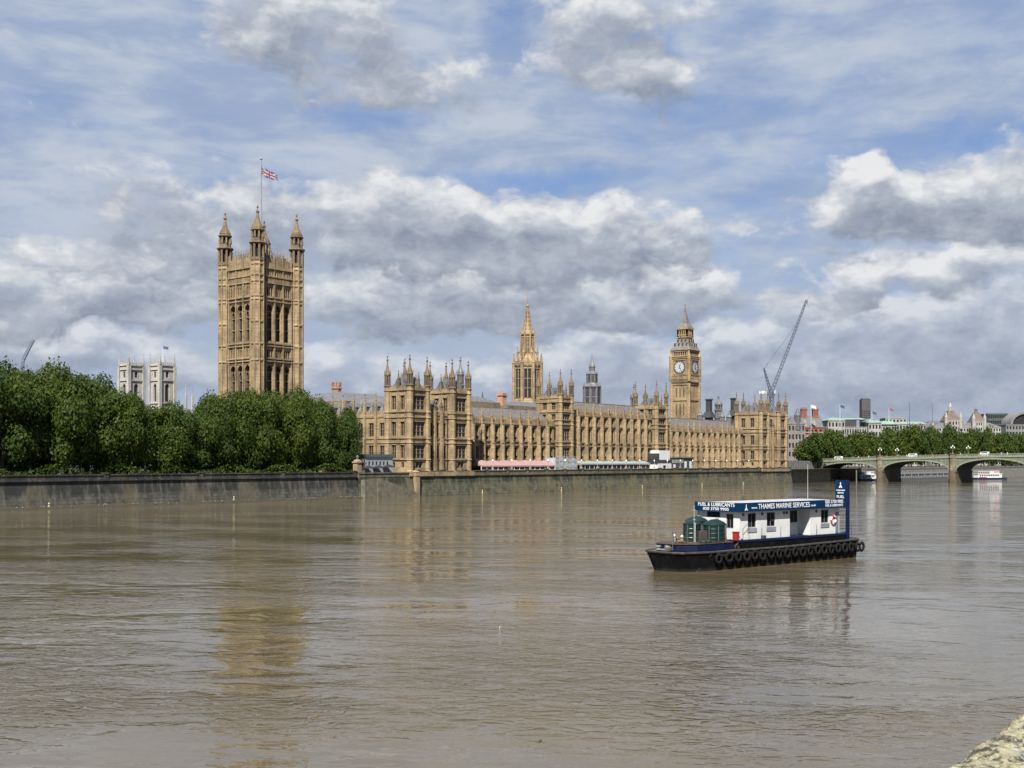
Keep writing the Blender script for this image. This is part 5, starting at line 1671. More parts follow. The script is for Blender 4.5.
# trees along the embankment beyond the bridge
rg = random.Random(21)
labels_far = "round crowned plane tree in the leafy row behind the bridge"
for i in range(34):
    px = 806 + i * 7.0
    q = rg.uniform(256, 262) if i % 2 else rg.uniform(268, 276)
    if px < 812: q = 262
    a = along(px, q)
    ytop = np.interp(px, [800, 815, 840, 880, 905, 950, 1000, 1030], [438, 430, 430, 431, 421, 424, 427, 430]) + rg.uniform(-2.5, 4.5)
    z = EYE + (461.5 - ytop) * depth(px, q) / FPX
    tree("plane_tree", labels_far, a, q, 7, z, rg.uniform(6.0, 7.8), FAR_CROWNS, "trees along the embankment beyond the bridge", low=9.0)
# ------------------------------------------------------------------ far buildings beyond the bridge
CITY_W = stone_mat("sooty_portland_stone", (0.33, 0.32, 0.295), (0.25, 0.24, 0.22), (0.19, 0.18, 0.165))
def Bx(px, Yd): return at(px, 440, Yd)
def zof(y, Yd): return EYE + (461.5 - y) * Yd / FPX
def rotated(name, label, cat, px, Yd, rz=None):
    """thing whose local x runs across the view (to the viewer's right) and y away"""
    c = at(px, 461.5, Yd); 
    return thing(name, label, cat, (c.x, c.y, 7), VIEW if rz is None else rz, local=True)
def wallbox(t, m, x0, x1, y0, y1, z1, rows, cols, wm=None, z0=0.0, fw=.55, name="wall", wname="window"):
    """box building with a real grid of recessed windows on the side towards the river"""
    mb = MB(); f = Face('E', y0); hs = []
    cw = (x1 - x0) / cols; rh = (z1 - z0) / rows
    for i in range(cols):
        for j in range(rows):
            hs.append((x0 + (i + .5 - fw/2) * cw, x0 + (i + .5 + fw/2) * cw, z0 + (j + .25) * rh, z0 + (j + .8) * rh))
    wall(mb, f, x0, x1, z0, z1, hs, .5); mb.box(x0, x1, y0 + .9, y1, z0, z1 - .05); mb.box(x0 - .3, x1 + .3, y0 - .3, y1, z1, z1 + .6)
    w = mb.build(name, m, t)
    for h in hs:
        if h[2] > 12 or True:
            g = MB(); f.box(g, h[0], h[1], .5, .6, h[2], h[3]); g.build(wname, GLASS, w)
    return w
BRICK = mat("red_brick", (0.178, 0.066, 0.043), .9, .3, .4)
COPPER = mat("copper_green", (0.16, 0.235, 0.20), .7, .15, .2)
def far_city():
    # red and white banded building with two big stacks
    Yd = 770; k = Yd / FPX
    t = rotated("brick_building", "red brick building with pale bands and two tall chimney stacks beyond the last pavilion", "building", 808, Yd)
    Z = lambda y: zof(y, Yd) - 7
    wallbox(t, BRICK, -11, 10, 0, 16, Z(428), 5, 7)
    b = MB()
    for i in range(6): b.box(-11.1, 10.1, -.12, .02, Z(452) + i * 2.6, Z(452) + i * 2.6 + .6)
    b.build("stone_bands", CITY_W, t)
    r = MB(); r.add([(-11.4, -.4, Z(428)+.6), (10.4, -.4, Z(428)+.6), (10.4, 8, Z(415)), (-9.5, 8, Z(415)), (10.4, 16, Z(428)+.6), (-11.4, 16, Z(428)+.6)], [(0,1,2,3),(3,2,4,5),(0,3,5),(1,4,2),(0,5,4,1)]); r.build("roof", SLATE, t)
    for x in ((806.5 - 808) * k, (818 - 808) * k):
        c = MB(); c.box(x - 1.9, x + 1.9, 6, 9, Z(424), Z(409.5)); c.box(x - 2.2, x + 2.2, 5.7, 9.3, Z(409.5), Z(408.3))
        for d in (-1.3, 0, 1.3): c.ring(x + d, 7.5, [(.4, Z(408.3)), (.35, Z(406.8))], 6)
        c.build("chimney_stack", BRICK, t)
    for x in (-8, -2, 4):
        d = MB(); d.box(x - 1.3, x + 1.3, .2, 3, Z(428) + .6, Z(423)); d.extrude([(x - 1.5, .1, Z(423)), (x + 1.5, .1, Z(423)), (x, .1, Z(419))], (0, 4, 0)); d.build("dormer", CITY_W, t)
    t = rotated("turreted_house", "grey stone house with a pointed turret roof beside the red chimneys", "building", 798, Yd - 25)
    Z = lambda y: zof(y, Yd - 25) - 7
    wallbox(t, mat("grey_stone_house", (0.165, 0.152, 0.139), .9, .3, .5), -6.5, 4.5, 0, 14, Z(424), 5, 5)
    r = MB(); hip_roof(r, -6.6, 4.6, -.2, 14, Z(424)+.6, Z(417), .3); r.ring(0, 1.5, [(2.1, Z(430)), (2.1, Z(416)), (2.4, Z(415.6)), (1.4, Z(412.5)), (.1, Z(407.5))], 8); r.build("roof", SLATE, t)
    # the long white building with green roofs
    Yd = 900; k = Yd / FPX; Z = lambda y: zof(y, Yd) - 7
    t = rotated("white_building", "long white government building with pale green copper roofs above the trees", "building", 865, Yd)
    wallbox(t, CITY_W, (828 - 865) * k, (845 - 865) * k, 0, 20, Z(421), 6, 5)
    wallbox(t, CITY_W, (845.2 - 865) * k, (868 - 865) * k, 3, 20, Z(427.5), 5, 9)
    wallbox(t, CITY_W, (868.2 - 865) * k, (881 - 865) * k, -1, 20, Z(423.5), 6, 4)
    wallbox(t, CITY_W, (881.2 - 865) * k, (899 - 865) * k, 4, 20, Z(425), 5, 6)
    g = MB()
    g.box((841-865)*k, (858-865)*k, 4, 16, Z(427), Z(419.5)); g.build("dark_attic", mat("dark_attic", (0.033, 0.033, 0.033)), t)
    r = MB()
    hip_roof(r, (827-865)*k, (846-865)*k, -.5, 19, Z(421)+.6, Z(417.5), .25); hip_roof(r, (840-865)*k, (869-865)*k, 3.6, 20, Z(419.3), Z(417.6), .2)
    hip_roof(r, (867.5-865)*k, (882-865)*k, -1.5, 20, Z(423.5)+.6, Z(418.5), .35); hip_roof(r, (880.5-865)*k, (901-865)*k, 3, 21, Z(425)+.6, Z(420.5), .3)
    r.build("roof", COPPER, t)
    t = rotated("pale_block", "plain white flat roofed block peeping over the tree row", "building", 896, 980)
    Z = lambda y: zof(y, 980) - 7
    wallbox(t, CITY_W, -9, 9, 0, 15, Z(418.5), 8, 6)
    t = rotated("green_roof_hall", "low pale building with a long green roof behind the embankment trees", "building", 912, 960)
    Z = lambda y: zof(y, 960) - 7
    wallbox(t, CITY_W, -13, 12, 0, 15, Z(424.5), 7, 10); r = MB(); hip_roof(r, -13.3, 12.3, -.3, 15.3, Z(424.5)+.6, Z(421.5), .2); r.build("roof", COPPER, t)
    # far dark tower
    Yd = 1700; k = Yd / FPX; Z = lambda y: zof(y, Yd) - 7
    t = rotated("office_tower", "dark grey office tower standing alone on the skyline", "tower", 866.3, Yd)
    mb = MB(); w = 4.3 * k
    f = Face('E', 0); hs = []
    for i in range(5):
        for j in range(14): hs.append((-w + 2*w*(i+.2)/5, -w + 2*w*(i+.8)/5, Z(440)+ j*3.2, Z(440)+j*3.2+1.9))
    mb.box(-w, w, 0.6, 2*w, 0, Z(399.5)); wall(mb, f, -w, w, 0, Z(399.5), hs, .5); mb.box(-w*.85, w*.85, 1.5, 2*w-1, Z(399.5), Z(398.3)); mb.box(-w-.2, w+.2, -.2, .45, Z(399.6), Z(399.0))
    p = mb.build("wall", mat("tower_grey", (0.056, 0.053, 0.053), .7, .2, .1), t)
    for h in hs[:70]:
        g = MB(); f.box(g, h[0], h[1], .4, .52, h[2], h[3]); g.build("window", GLASS, p)
    # the twin roofed riverside chateau block
    Yd = 1130; k = Yd / FPX; Z = lambda y: zof(y, Yd) - 7
    t = rotated("chateau_building", "pale turreted riverside block with two steep brown roofs and lanterns", "building", 966, Yd)
    X = lambda px: (px - 966) * k
    SP = mat("pale_grey_stone", (0.277, 0.264, 0.244), .9, .2, .2)
    wallbox(t, SP, X(931), X(1001), 0, 22, Z(427.5), 8, 26)
    for (xa, xb, yt, yr, yl, lit) in ((945, 959.5, 421, 410.5, 404.5, True), (972.5, 983.5, 422, 412.5, 408.5, False)):
        wallbox(t, SP, X(xa), X(xb), -3, 14, Z(yt), 9, 5)
        m = (X(xa) + X(xb)) / 2; h = (X(xb) - X(xa)) / 2
        r = MB(); r.taper(m, 5, h, 8, h * .35, 3, Z(yt) + .6, Z(yr)); r.build("steep_roof", mat("brown_tile", (0.112, 0.083, 0.066), .8, .3, .3), t)
        l = MB(); l.ring(m, 5, [(1.5, Z(yr)), (1.5, Z(yr) + 3), (1.8, Z(yr) + 3.2), (1.2, Z(yl) - .5), (.1, Z(yl) + 2)], 8); l.build("lantern", STONE_W if lit else LEAD, t)
        for dx in (-h, h):
            c = MB(); c.ring(m + dx, -3, [(1.6, Z(yt) - 8), (1.6, Z(yt) + 4), (.1, Z(yt) + 9)], 8); c.build("corner_turret", SP, t)
    for px in (934, 938, 962, 966, 970, 988, 992):
        c = MB(); c.box(X(px) - .9, X(px) + .9, 3, 6, Z(427), Z(422 + (px % 3))); c.build("chimney_stack", SP, t)
    r = MB(); hip_roof(r, X(931), X(1001), 0, 22, Z(427.5) + .6, Z(422.5), .15); r.build("roof", SLATE, t)
    # glass roofed station block at the edge
    Yd = 1250; k = Yd / FPX; Z = lambda y: zof(y, Yd) - 7
    t = rotated("glass_office", "dark glass office block with flat roof behind the chateau", "building", 1000, Yd)
    X = lambda px: (px - 1000) * k
    wallbox(t, mat("glass_green_grey", (0.066, 0.086, 0.083), .4, .2, .2), X(988), X(1008), 0, 20, Z(414), 9, 9, fw=.8)
    t = rotated("station_building", "pale stepped building with a great dark arched roof at the skyline edge", "building", 1018, Yd - 60)
    X = lambda px: (px - 1018) * (Yd - 60) / FPX; Z = lambda y: zof(y, Yd - 60) - 7
    wallbox(t, mat("station_stone", (.15, .15, .148), .8, .15, .2), X(1006), X(1046), 0, 25, Z(425), 7, 13)
    a = MB(); n = 16
    c0, w0 = X(1026), 16.0
    pts = [(c0 + w0 * math.cos(math.pi * i / n), -.5, Z(425) + .7 + 13 * math.sin(math.pi * i / n)) for i in range(n + 1)]
    inn = [(c0 + (w0 - 2) * math.cos(math.pi * i / n), -.5, Z(425) + .7 + 11 * math.sin(math.pi * i / n)) for i in range(n, -1, -1)]
    for i in range(n):
        a.extrude([pts[i], pts[i+1], inn[n-i-1], inn[n-i]], (0, 24, 0))
    a.build("arched_roof", mat("station_stone", (.15, .15, .148)), t)
    g = MB(); g.extrude([(c0 + (w0-2.05) * math.cos(math.pi*i/n), 1.5, Z(425) + .7 + 10.9 * math.sin(math.pi*i/n)) for i in range(n+1)], (0, .3, 0)); g.build("arch_glazing", GLASS, t)
    # grey blocks in the gaps between
    for i, (px, Yd, hw, yt, lab) in enumerate(((926, 1200, 7, 424, "grey slate roofed block left of the chateau roofs"), (935, 1250, 9, 421.5, "dull brown roofed block next to the skyline masts"))):
        t = rotated("stone_block", lab, "building", px, Yd); Z = lambda y: zof(y, Yd) - 7
        wallbox(t, mat("grey_block_stone", (0.198, 0.191, 0.185), .9, .2, .2), -hw, hw, 0, 14, Z(yt) - 3, 8, 5); r = MB(); hip_roof(r, -hw, hw, 0, 14, Z(yt) - 2.4, Z(yt) + 1, .3); r.build("roof", SLATE, t)
    # masts and flags on the skyline
    for px, yt, Yd, lab in ((909.5, 402.5, 950, "taller slim dark mast on the skyline above the trees"), (933, 402.5, 1150, "leaning crane like mast close to the chateau roofs")):
        b = at(px, 461.5, Yd); m = MB(); lean = 0 if px < 920 else -.9
        m.tube((b.x, b.y, 7), (b.x + lean * R_.x, b.y + lean * R_.y, zof(yt, Yd)), .35, .22, 6); o = m.build("mast", mat("mast_grey", (0.079, 0.092, 0.112))); tag(o, lab, "mast")
    for px, yt, Yd, c, lab in ((840, 404.5, 880, (.04, .05, .10), "dark flag flying over the white building roof"), (872, 411, 900, (.05, .06, .1), "small dark flag near the office tower"), (889, 407.5, 950, (.22, .06, .08), "reddish flag over the plain white block"), (811, 404.5, 760, (.5, .5, .5), "pale flag above the red chimney stacks")):
        b = at(px, 461.5, Yd); m = MB(); m.tube((b.x, b.y, 7), (b.x, b.y, zof(yt, Yd)), .16, .12, 6)
        pole = m.build("flagpole", mat("staff_white", (0.396, 0.396, 0.396))); tag(pole, "thin pole carrying the " + lab, "flagpole")
        f = MB(); vs = []
        for j in range(4):
            for i in range(9):
                u = i / 8; w = .3 * math.sin(u * 6); vs.append((b.x + .2 + 3.4*u*R_.x + w*F_.x, b.y + 3.4*u*R_.y + w*F_.y, zof(yt, Yd) - .3 - 2.0*j/3 - 1.2*u*u))
        f.add(vs, [(j*9+i, j*9+i+1, (j+1)*9+i+1, (j+1)*9+i) for j in range(3) for i in range(8)])
        o = f.build("flag", mat("flag_%d" % px, c)); o.modifiers.new("t", 'SOLIDIFY').thickness = .03; tag(o, lab, "flag")
far_city()

# ------------------------------------------------------------------ beyond and below the bridge
def pier_things():
    # pontoon landing stage seen through the second arch
    x0, x1 = along(884, 238), along(951, 236)
    t = thing("pier_pontoon", "long dark pontoon pier with a railed grey roof seen under the bridge", "pier", ((x0+x1)/2, 236, 0))
    m = MB(); m.box(x0, x1, 230, 238, -.6, 1.4); m.build("hull", mat("pontoon_grey", (0.086, 0.086, 0.086), .7, .3), t)
    m = MB(); m.box(x0 + 1, x1 - 1, 231, 237, 1.4, 3.6); m.build("cabin", GLASS, t)
    m = MB(); m.box(x0, x1, 230.4, 237.6, 3.6, 4.2); m.build("roof", mat("pontoon_roof", (0.178, 0.178, 0.178), .6, .2), t)
    m = MB(); n = 40
    for i in range(n + 1):
        u = x0 + (x1 - x0) * i / n; m.box(u - .05, u + .05, 230.1, 230.2, 1.4, 3.59 if i % 4 == 0 else 2.4)
    m.box(x0, x1, 230.1, 230.2, 2.4, 2.5); m.build("railing", WHITE, t)
    def cruiser(name, label, px, q, L, rz, hullc, stripe):
        x = along(px, q)
        t = thing(name, label, "boat", (x, q, 0), rz, local=True)
        h = MB()
        out = [(-L/2, -2.2), (L*.3, -2.4), (L*.45, -1.2), (L*.5, 0), (L*.45, 1.2), (L*.3, 2.4), (-L/2, 2.2)]
        h.extrude([(p, s, -.4) for p, s in out], (0, 0, 1.5)); h.build("hull", hullc, t)
        c = MB(); E = Face('E', -2.0); S = 0
        hs = [(-L*.42 + i * L*.068, -L*.42 + (i + .75) * L*.068, 1.9, 2.8) for i in range(9)]
        wall(c, E, -L*.46, L*.26, 1.1, 3.2, hs, .2); c.box(-L*.46, L*.26, -1.6, 2.0, 1.1, 3.15); c.box(-L*.47, L*.28, -2.2, 2.2, 3.2, 3.5)
        c.box(L*.02, L*.2, -1.5, 1.5, 3.5, 5.2); c.box(-L*.46, -L*.05, -1.9, 1.9, 4.9, 5.1)
        for i in range(7):
            u = -L*.45 + i * L*.066; c.box(u - .06, u + .06, -1.9, -1.78, 3.5, 4.9)
        c.build("cabin", WHITE, t)
        for w in hs:
            g = MB(); E.box(g, w[0], w[1], .15, .25, w[2], w[3]); g.build("window", GLASS, t)
        g = MB(); g.box(-L*.44, -L*.2, -2.03, -2.001, 1.15, 1.6); g.build("trim", stripe, t); g = MB(); g.box(L*.03, L*.19, -1.53, -1.501, 4.1, 4.9); g.build("trim", stripe, t)
        return t
    cruiser("white_cruiser", "white river cruiser with dark windows lying beyond the bridge arch", 991, 205, 24, R(-33), mat("cruiser_navy", (0.013, 0.017, 0.033), .4, .1), mat("cruiser_red", (0.330, 0.040, 0.033)))
    cruiser("grey_launch", "dark blue and grey launch moored beneath the first bridge arch", 868, 246, 17, R(-20), mat("launch_blue", (0.020, 0.033, 0.066), .5, .2), mat("launch_grey", (0.198, 0.198, 0.198)))
    p = MB(); x = along(856.5, 240); p.tube((x, 240, -1), (x, 240, 6.2), .35, .35, 10); o = p.build("mooring_pile", mat("pile_grey", (0.11, 0.105, 0.095), .7, .3)); tag(o, "slim grey mooring pile under the first arch", "pile")
pier_things()

def bridge_traffic():
    cols = [((.75, .75, .75), "white"), ((.7, .7, .68), "pale"), ((.1, .1, .12), "dark")]
    spots = [(838, 0, "white van on the bridge close to the palace end", "van"), (871, 2, "dark car on the bridge just short of the first river pier", "car"), (912, 0, "white van on the bridge over the second arch", "van"), (984, 1, "white van on the bridge nearing the picture edge", "van"), (1000, 2, "dark car on the bridge by the tall pale lamp", "car")]
    for px, ci, lab, kind in spots:
        y = back(px, 597.0); z = DECK(y); c = mat("paint_" + cols[ci][1], cols[ci][0], .35, .05)
        t = thing("parked_" + kind if False else kind, lab, kind, (597, y, z), 0, local=True)
        L, H = (2.6, 2.2) if kind == "van" else (2.1, 1.45)
        b = MB()
        b.extrude([(-.95, -L, .35), (-.95, L, .35), (-.95, L, .95), (-.95, L * .72, 1.1), (-.95, L * .48, H), (-.95, -L * .9, H), (-.95, -L, .9)], (1.9, 0, 0)); b.build("body", c, t)
        g = MB(); g.box(-.97, -.955, -L * .75, L * .42, H - .65, H - .15); g.box(.955, .97, -L * .75, L * .42, H - .65, H - .15); g.build("window", GLASS, t)
        for sx in (-.85, .85):
            for sy in (-L * .62, L * .62):
                w = MB(); w.tube((sx - .1, sy, .33), (sx + .1, sy, .33), .33, .33, 12); w.build("wheel", IRON, t)
    rng = random.Random(8)
    tops = [(.5, .5, .5), (.05, .06, .1), (.4, .08, .07), (.1, .16, .3), (.55, .48, .3)]
    made = {}
    for i in range(22):
        px = 824 + i * 9.2 + rng.uniform(-3, 3); y = back(px, 593.4); z = DECK(y)
        k = i % 5
        if k not in made:
            t = thing("person", "tiny pedestrian walking along the bridge pavement", "person", (593.6, y, z), 0, "people walking across the bridge", local=True)
            b = MB(); 
            b.ring(-.1, -.12, [(.07, 0), (.09, .5), (.11, .85)], 8); b.ring(.08, .14, [(.07, 0), (.09, .5), (.11, .85)], 8)
            b.ring(0, 0, [(.17, .82), (.19, 1.0), (.22, 1.35), (.12, 1.47), (.07, 1.5), (.07, 1.55), (.11, 1.62), (.12, 1.7), (.08, 1.8)], 10)
            for s in (-1, 1): b.tube((0, s * .23, 1.4), (.05, s * .27, .85), .06, .045, 6)
            b.build("body", mat("clothes_%d" % k, tops[k], .9, .1), t, smooth=True); made[k] = t
        else:
            c = copy_tree(made[k]); c.location = (593.6, y, z)
bridge_traffic()
# ------------------------------------------------------------------ fuel barge in midstream
def barge():
    t = thing("fuel_barge", "black fuel barge with white cabin, blue name boards and a row of tyre fenders", "boat", (100.0, 55.0, 0), R(-10.94), local=True)
    t.scale = (1, .87, 1)
    HULL = mat("barge_black", (.006, .006, .0065), .7, .5, 1.2, streak=.2, bump=.1, spec=.05)
    BLUE = mat("barge_blue", (.0035, .010, .040), .55, .35, .8, streak=.3, spec=.2)
    NAVY = mat("board_blue", (.0022, .022, .062), .6, .15, .6, spec=.06)
    RUST = mat("rusty_edge", (0.05, 0.028, 0.019), .85, .5, 2.5)
    DECKM = mat("deck_grey", (0.0744, 0.0620, 0.0558), .85, .4, 1.2)
    WH = mat("cabin_white", (0.5624, 0.5624, 0.5476), .5, .08, .7, streak=.4)
    TYRE = mat("tyre_rubber", (.012, .012, .012), .9, .4, 4, spec=.08)
    BW = 7.4
    top = [(-4.2, 3.7, 1.88), (-4.1, 2.0, 1.87), (-3.4, .8, 1.86), (-1.4, .2, 1.85), (0, 0, 1.84), (12, 0, 1.82), (25.4, 0, 2.0), (26.2, .9, 2.02)]
    low = [(-3.9, 3.7, -.4), (-3.8, 3.0, -.4), (-3.2, 2.1, -.4), (-2.0, .9, -.4), (.4, .25, -.4), (12, .2, -.4), (25.0, .2, -.4), (25.6, 1, -.4)]
    mir = lambda L: [(x, BW - y, z) for x, y, z in reversed(L)]
    T_ = top + mir(top); L_ = low + mir(low)
    n = len(T_); h = MB()
    h.add(T_ + L_, [(i, (i+1) % n, n + (i+1) % n, n + i) for i in range(n)] + [tuple(range(n)), tuple(range(2*n-1, n-1, -1))])
    h.build("hull", HULL, t)
    # rust weeping down from the gunwale and a silty line above the water
    T = NT(HULL.node_tree); pb = HULL.node_tree.nodes['Principled BSDF']
    src = pb.inputs['Base Color'].links[0].from_socket
    pos = T.n('ShaderNodeNewGeometry').outputs['Position']
    st = T.noise(T.vec('MULTIPLY', pos, (1.4, 1.4, .16)), 1.3, 6, .7)
    c1 = T.mix(T.ramp(st, .55, .72, 0, .5), src, (.020, .011, .007, 1))
    zz = T.math('ADD', T.sep(pos)[2], T.math('MULTIPLY', T.math('SUBTRACT', T.noise(pos, 1.6, 5, .6), .5), .35))
    c1 = T.mix(T.ramp(zz, .42, .12, 0, .7), c1, (.026, .023, .015, 1))
    T.put(pb, 'Base Color', c1)
    # deck, sitting just inside a rusty gunwale
    d = MB(); cen = (10.5, 3.7)
    ins = [(cen[0] + (x - cen[0]) * .985, cen[1] + (y - cen[1]) * .95, z + .02) for x, y, z in T_]
    d.add(ins + [(x, y, z - .01) for x, y, z in ins], [tuple(range(n)), tuple(range(2*n-1, n-1, -1))] + [(i, (i+1)%n, n+(i+1)%n, n+i) for i in range(n)]); d.build("deck", DECKM, t)
    g = MB()
    for i in range(n):
        if i == n // 2 - 1 or True:
            p, q = T_[i], T_[(i+1) % n]; g.tube(p, q, .13, .13, 7)
    for a, b in ((T_[0], L_[4]), (T_[4], L_[3]), (T_[1], L_[3])): g.tube(a, b, .07, .07, 5)
    gw = g.build("gunwale", mat("gunwale_grey", (.032, .028, .025), .75, .6, 1.5), t)
    r = MB(); r.box(.6, 25.2, -.16, -.02, 1.35, 1.62); r.build("rubbing_strake", mat("strake_black", (.014, .012, .011), .8, .5, 2.5, spec=.2), t)
    # tyres
    tor = MB(); N, M = 22, 8
    for i in range(N):
        a = 2 * math.pi * i / N
        for j in range(M):
            b = 2 * math.pi * j / M; rr = .40 + .165 * math.cos(b)
            tor.v.append((rr * math.cos(a), .115 * math.sin(b), rr * math.sin(a)))
    for i in range(N):
        for j in range(M):
            a, b = i * M + j, i * M + (j + 1) % M; c, e = ((i+1) % N) * M + j, ((i+1) % N) * M + (j+1) % M
            tor.f.append((a, c, e, b)); tor.mi.append(0)
    xs = []
    for px in (717.5,727.9,737,745.5,753.3,761.2,769.7,777.6,785.8,793.6,801.3,808.8,816.3,822.8,829.9,836.7,843.5,849.7,856.3,861.8):
        k = (px - 512) / FPX; xs.append((k * 112.4 - 19.8) / (.763 - .646 * k))
    first = tor.build("tyre_fender", TYRE, t, smooth=True, loc=(xs[0], -.22, 1.18))
    rng = random.Random(2)
    for x in xs[1:]:
        c = first.copy(); COL.objects.link(c); c.parent = t; c.location = (min(x, 25.9), -.24 if x < 25.2 else -.05, 1.2 + rng.uniform(-.07, .05)); c.rotation_euler = (rng.uniform(-.12, .05), rng.uniform(0, 1), rng.uniform(-.2, .2))
        k = rng.uniform(.9, 1.08); c.scale = (k, k, k)
    for i in range(3):
        c = first.copy(); COL.objects.link(c); c.parent = t; c.location = (26.25, 1.4 + i * 1.6, 1.2); c.rotation_euler = (0, 0, R(90))
    ch = MB()
    for x in xs: ch.tube((x, -.15, 1.6), (x, .05, 2.0), .035, .035, 5)
    ch.build("fender_chains", RUST, t)
    # raised fore deck tank, blue sided
    b = MB(); b.extrude([(-3.2, 2.2, 1.96), (-1.5, .75, 1.96), (4.2, .75, 1.96), (4.2, 6.6, 1.96), (-1.5, 6.6, 1.96), (-3.2, 5.2, 1.96)], (0, 0, .66)); b.build("fore_coaming", BLUE, t)
    b = MB(); b.extrude([(-3.3, 2.15, 2.625), (-1.55, .68, 2.625), (4.2, .68, 2.625), (4.2, 6.67, 2.625), (-1.55, 6.67, 2.625), (-3.3, 5.25, 2.625)], (0, 0, .07)); b.build("coaming_edge", RUST, t)
    for i in range(8):
        s = MB(); u = -1.3 + i * .72; s.box(u - .05, u + .05, .66, .745, 1.97, 2.6); s.build("coaming_stay", BLUE, t)
    # tanks
    GR = mat("tank_green", (.003, .0185, .0150), .38, .25, 1.0)
    for (x, y, rad, z0, hs, zt) in ((2.75, 2.35, 1.26, 2.7, 1.62, 4.95), (1.35, 4.35, 1.02, 2.7, 1.7, 4.85), (3.05, 5.4, 1.22, 2.7, 1.9, 5.15)):
        m = MB(); dz = zt - z0 - hs
        m.ring(x, y, [(rad, z0), (rad, z0 + hs), (rad * 1.04, z0 + hs + .02), (rad * 1.04, z0 + hs + .1), (rad * .8, z0 + hs + dz * .55), (rad * .4, z0 + hs + dz * .9), (.12, zt)], 20)
        for zz in (.3, .75, 1.2): m.ring(x, y, [(rad * 1.0, z0 + zz), (rad * 1.025, z0 + zz + .04), (rad * 1.025, z0 + zz + .1), (rad, z0 + zz + .14)], 20)
        k = m.build("fuel_tank", GR, t)
        s = MB()
        for i in range(8):
            a = 2 * math.pi * i / 8 + .3; s.tube((x + rad * 1.06 * math.cos(a), y + rad * 1.06 * math.sin(a), z0), (x + rad * 1.06 * math.cos(a), y + rad * 1.06 * math.sin(a), z0 + hs), .028, .028, 5)
        s.ring(x + rad * .3, y, [(.2, zt - .35), (.2, zt + .04), (.1, zt + .08)], 10); s.build("cage_bars", mat("bar_grey", (0.1364, 0.1612, 0.1550), .5, .2), k)
    pp = MB(); pp.tube((.3, 2.9, 2.7), (.3, 2.9, 4.6), .05, .05); pp.tube((.3, 2.9, 4.6), (2.0, 3.9, 4.2), .05, .05); pp.tube((.35, 3.1, 2.7), (.35, 3.1, 6.4), .03, .02); pp.tube((.35, 2.9, 5.9), (.35, 3.3, 5.9), .03, .03)
    pp.build("filling_pipe", mat("pipe_pale", (0.3700, 0.3848, 0.3700), .5, .1), t)
    for (x, y) in ((-.2, 1.15), (.55, 1.2)):
        m = MB(); m.ring(x, y, [(.36, 2.0), (.38, 2.05), (.38, 2.9), (.34, 2.95)], 14); m.build("oil_drum", mat("drum_black", (0.0124, 0.0186, 0.0186), .5, .3), t)
    m = MB(); m.box(-.1, .9, 1.7, 2.0, 2.7, 3.9); m.build("meter_cabinet", mat("cabinet_brown", (0.0620, 0.0465, 0.0403), .7, .3), t)
    m = MB(); m.box(3.9, 4.4, .25, .8, 2.83, 3.62); m.box(3.85, 4.45, .2, .85, 3.625, 3.7); m.build("red_locker", mat("locker_red", (.24, .022, .015), .5, .15), t)
    m = MB(); m.ring(-3.7, 3.0, [(.2, 1.85), (.2, 2.35), (.3, 2.37), (.3, 2.5)], 10); m.ring(-3.7, 4.4, [(.2, 1.85), (.2, 2.35), (.3, 2.37), (.3, 2.5)], 10); m.box(-3.95, -3.45, 2.9, 4.5, 2.07, 2.17); m.build("bollard", mat("bollard_grey", (0.1860, 0.1860, 0.1860), .6, .3), t)
    m = MB(); m.ring(-2.9, 3.7, [(.4, 1.85), (.45, 2.15), (.4, 2.55)], 12); m.tube((-2.9, 3.0, 2.25), (-2.9, 4.4, 2.25), .16, .16, 10); m.build("windlass", mat("windlass_grey", (0.0930, 0.0868, 0.0744), .7, .4), t)
    rl = MB()
    for (x, y) in ((-3.2, 2.3), (-2.4, 1.6), (-1.5, .85), (-3.3, 5.2)): rl.tube((x, y, 2.6), (x, y, 4.0), .03, .03, 5)
    rl.tube((-3.9, 2.0, 2.1), (-3.5, 2.6, 4.2), .03, .03, 5); rl.tube((-3.1, 2.2, 2.1), (-3.5, 2.6, 4.2), .03, .03, 5)
    for z in (3.3,): rl.tube((-3.2, 2.3, z), (-1.5, .85, z), .022, .022, 5)
    rl.tube((-1.9, 2.0, 2.6), (-1.9, 2.0, 5.2), .035, .025, 5); rl.build("fore_railing", mat("rail_dark", (0.0372, 0.0372, 0.0372), .5, .2), t)
    # clutter on the fore deck
    for (x, y, z, rr) in ((-2.2, 2.6, 2.7, .42), (.2, 5.6, 2.7, .4), (-3.6, 3.0, 2.05, .35)):
        c = MB()
        for q in range(4):
            n_ = 16
            for i in range(n_):
                a0, a1 = 2*math.pi*i/n_, 2*math.pi*(i+1)/n_; r_ = rr - .07 * (q % 2)
                c.tube((x + r_*math.cos(a0), y + r_*math.sin(a0), z + .06 + q*.08), (x + r_*math.cos(a1), y + r_*math.sin(a1), z + .06 + q*.08), .045, .045, 5)
        c.build("rope_coil", mat("rope_tan", (.16, .12, .07), .9, .3, 6), t)
    hz = MB()
    pts = [(-.8, 1.3, 2.75), (-.2, 1.9, 2.78), (.6, 1.6, 2.78), (1.2, 1.0, 2.78), (2.2, .95, 2.75), (3.2, 1.15, 2.76), (3.8, .95, 2.9)]
    for p, q in zip(pts, pts[1:]): hz.tube(p, q, .06, .06, 7)
    hz.build("fuel_hose", mat("hose_black", (.02, .02, .02), .7, .2), t)
    for (x, y) in ((-1.0, 3.6), (-.5, 5.2)):
        v = MB(); v.tube((x, y, 2.7), (x, y, 3.15), .09, .09, 8); v.ring(x, y, [(.16, 3.15), (.2, 3.25), (.2, 3.32), (.05, 3.45)], 10); v.build("deck_vent", mat("pipe_pale", (.37, .38, .37), .5, .1), t)
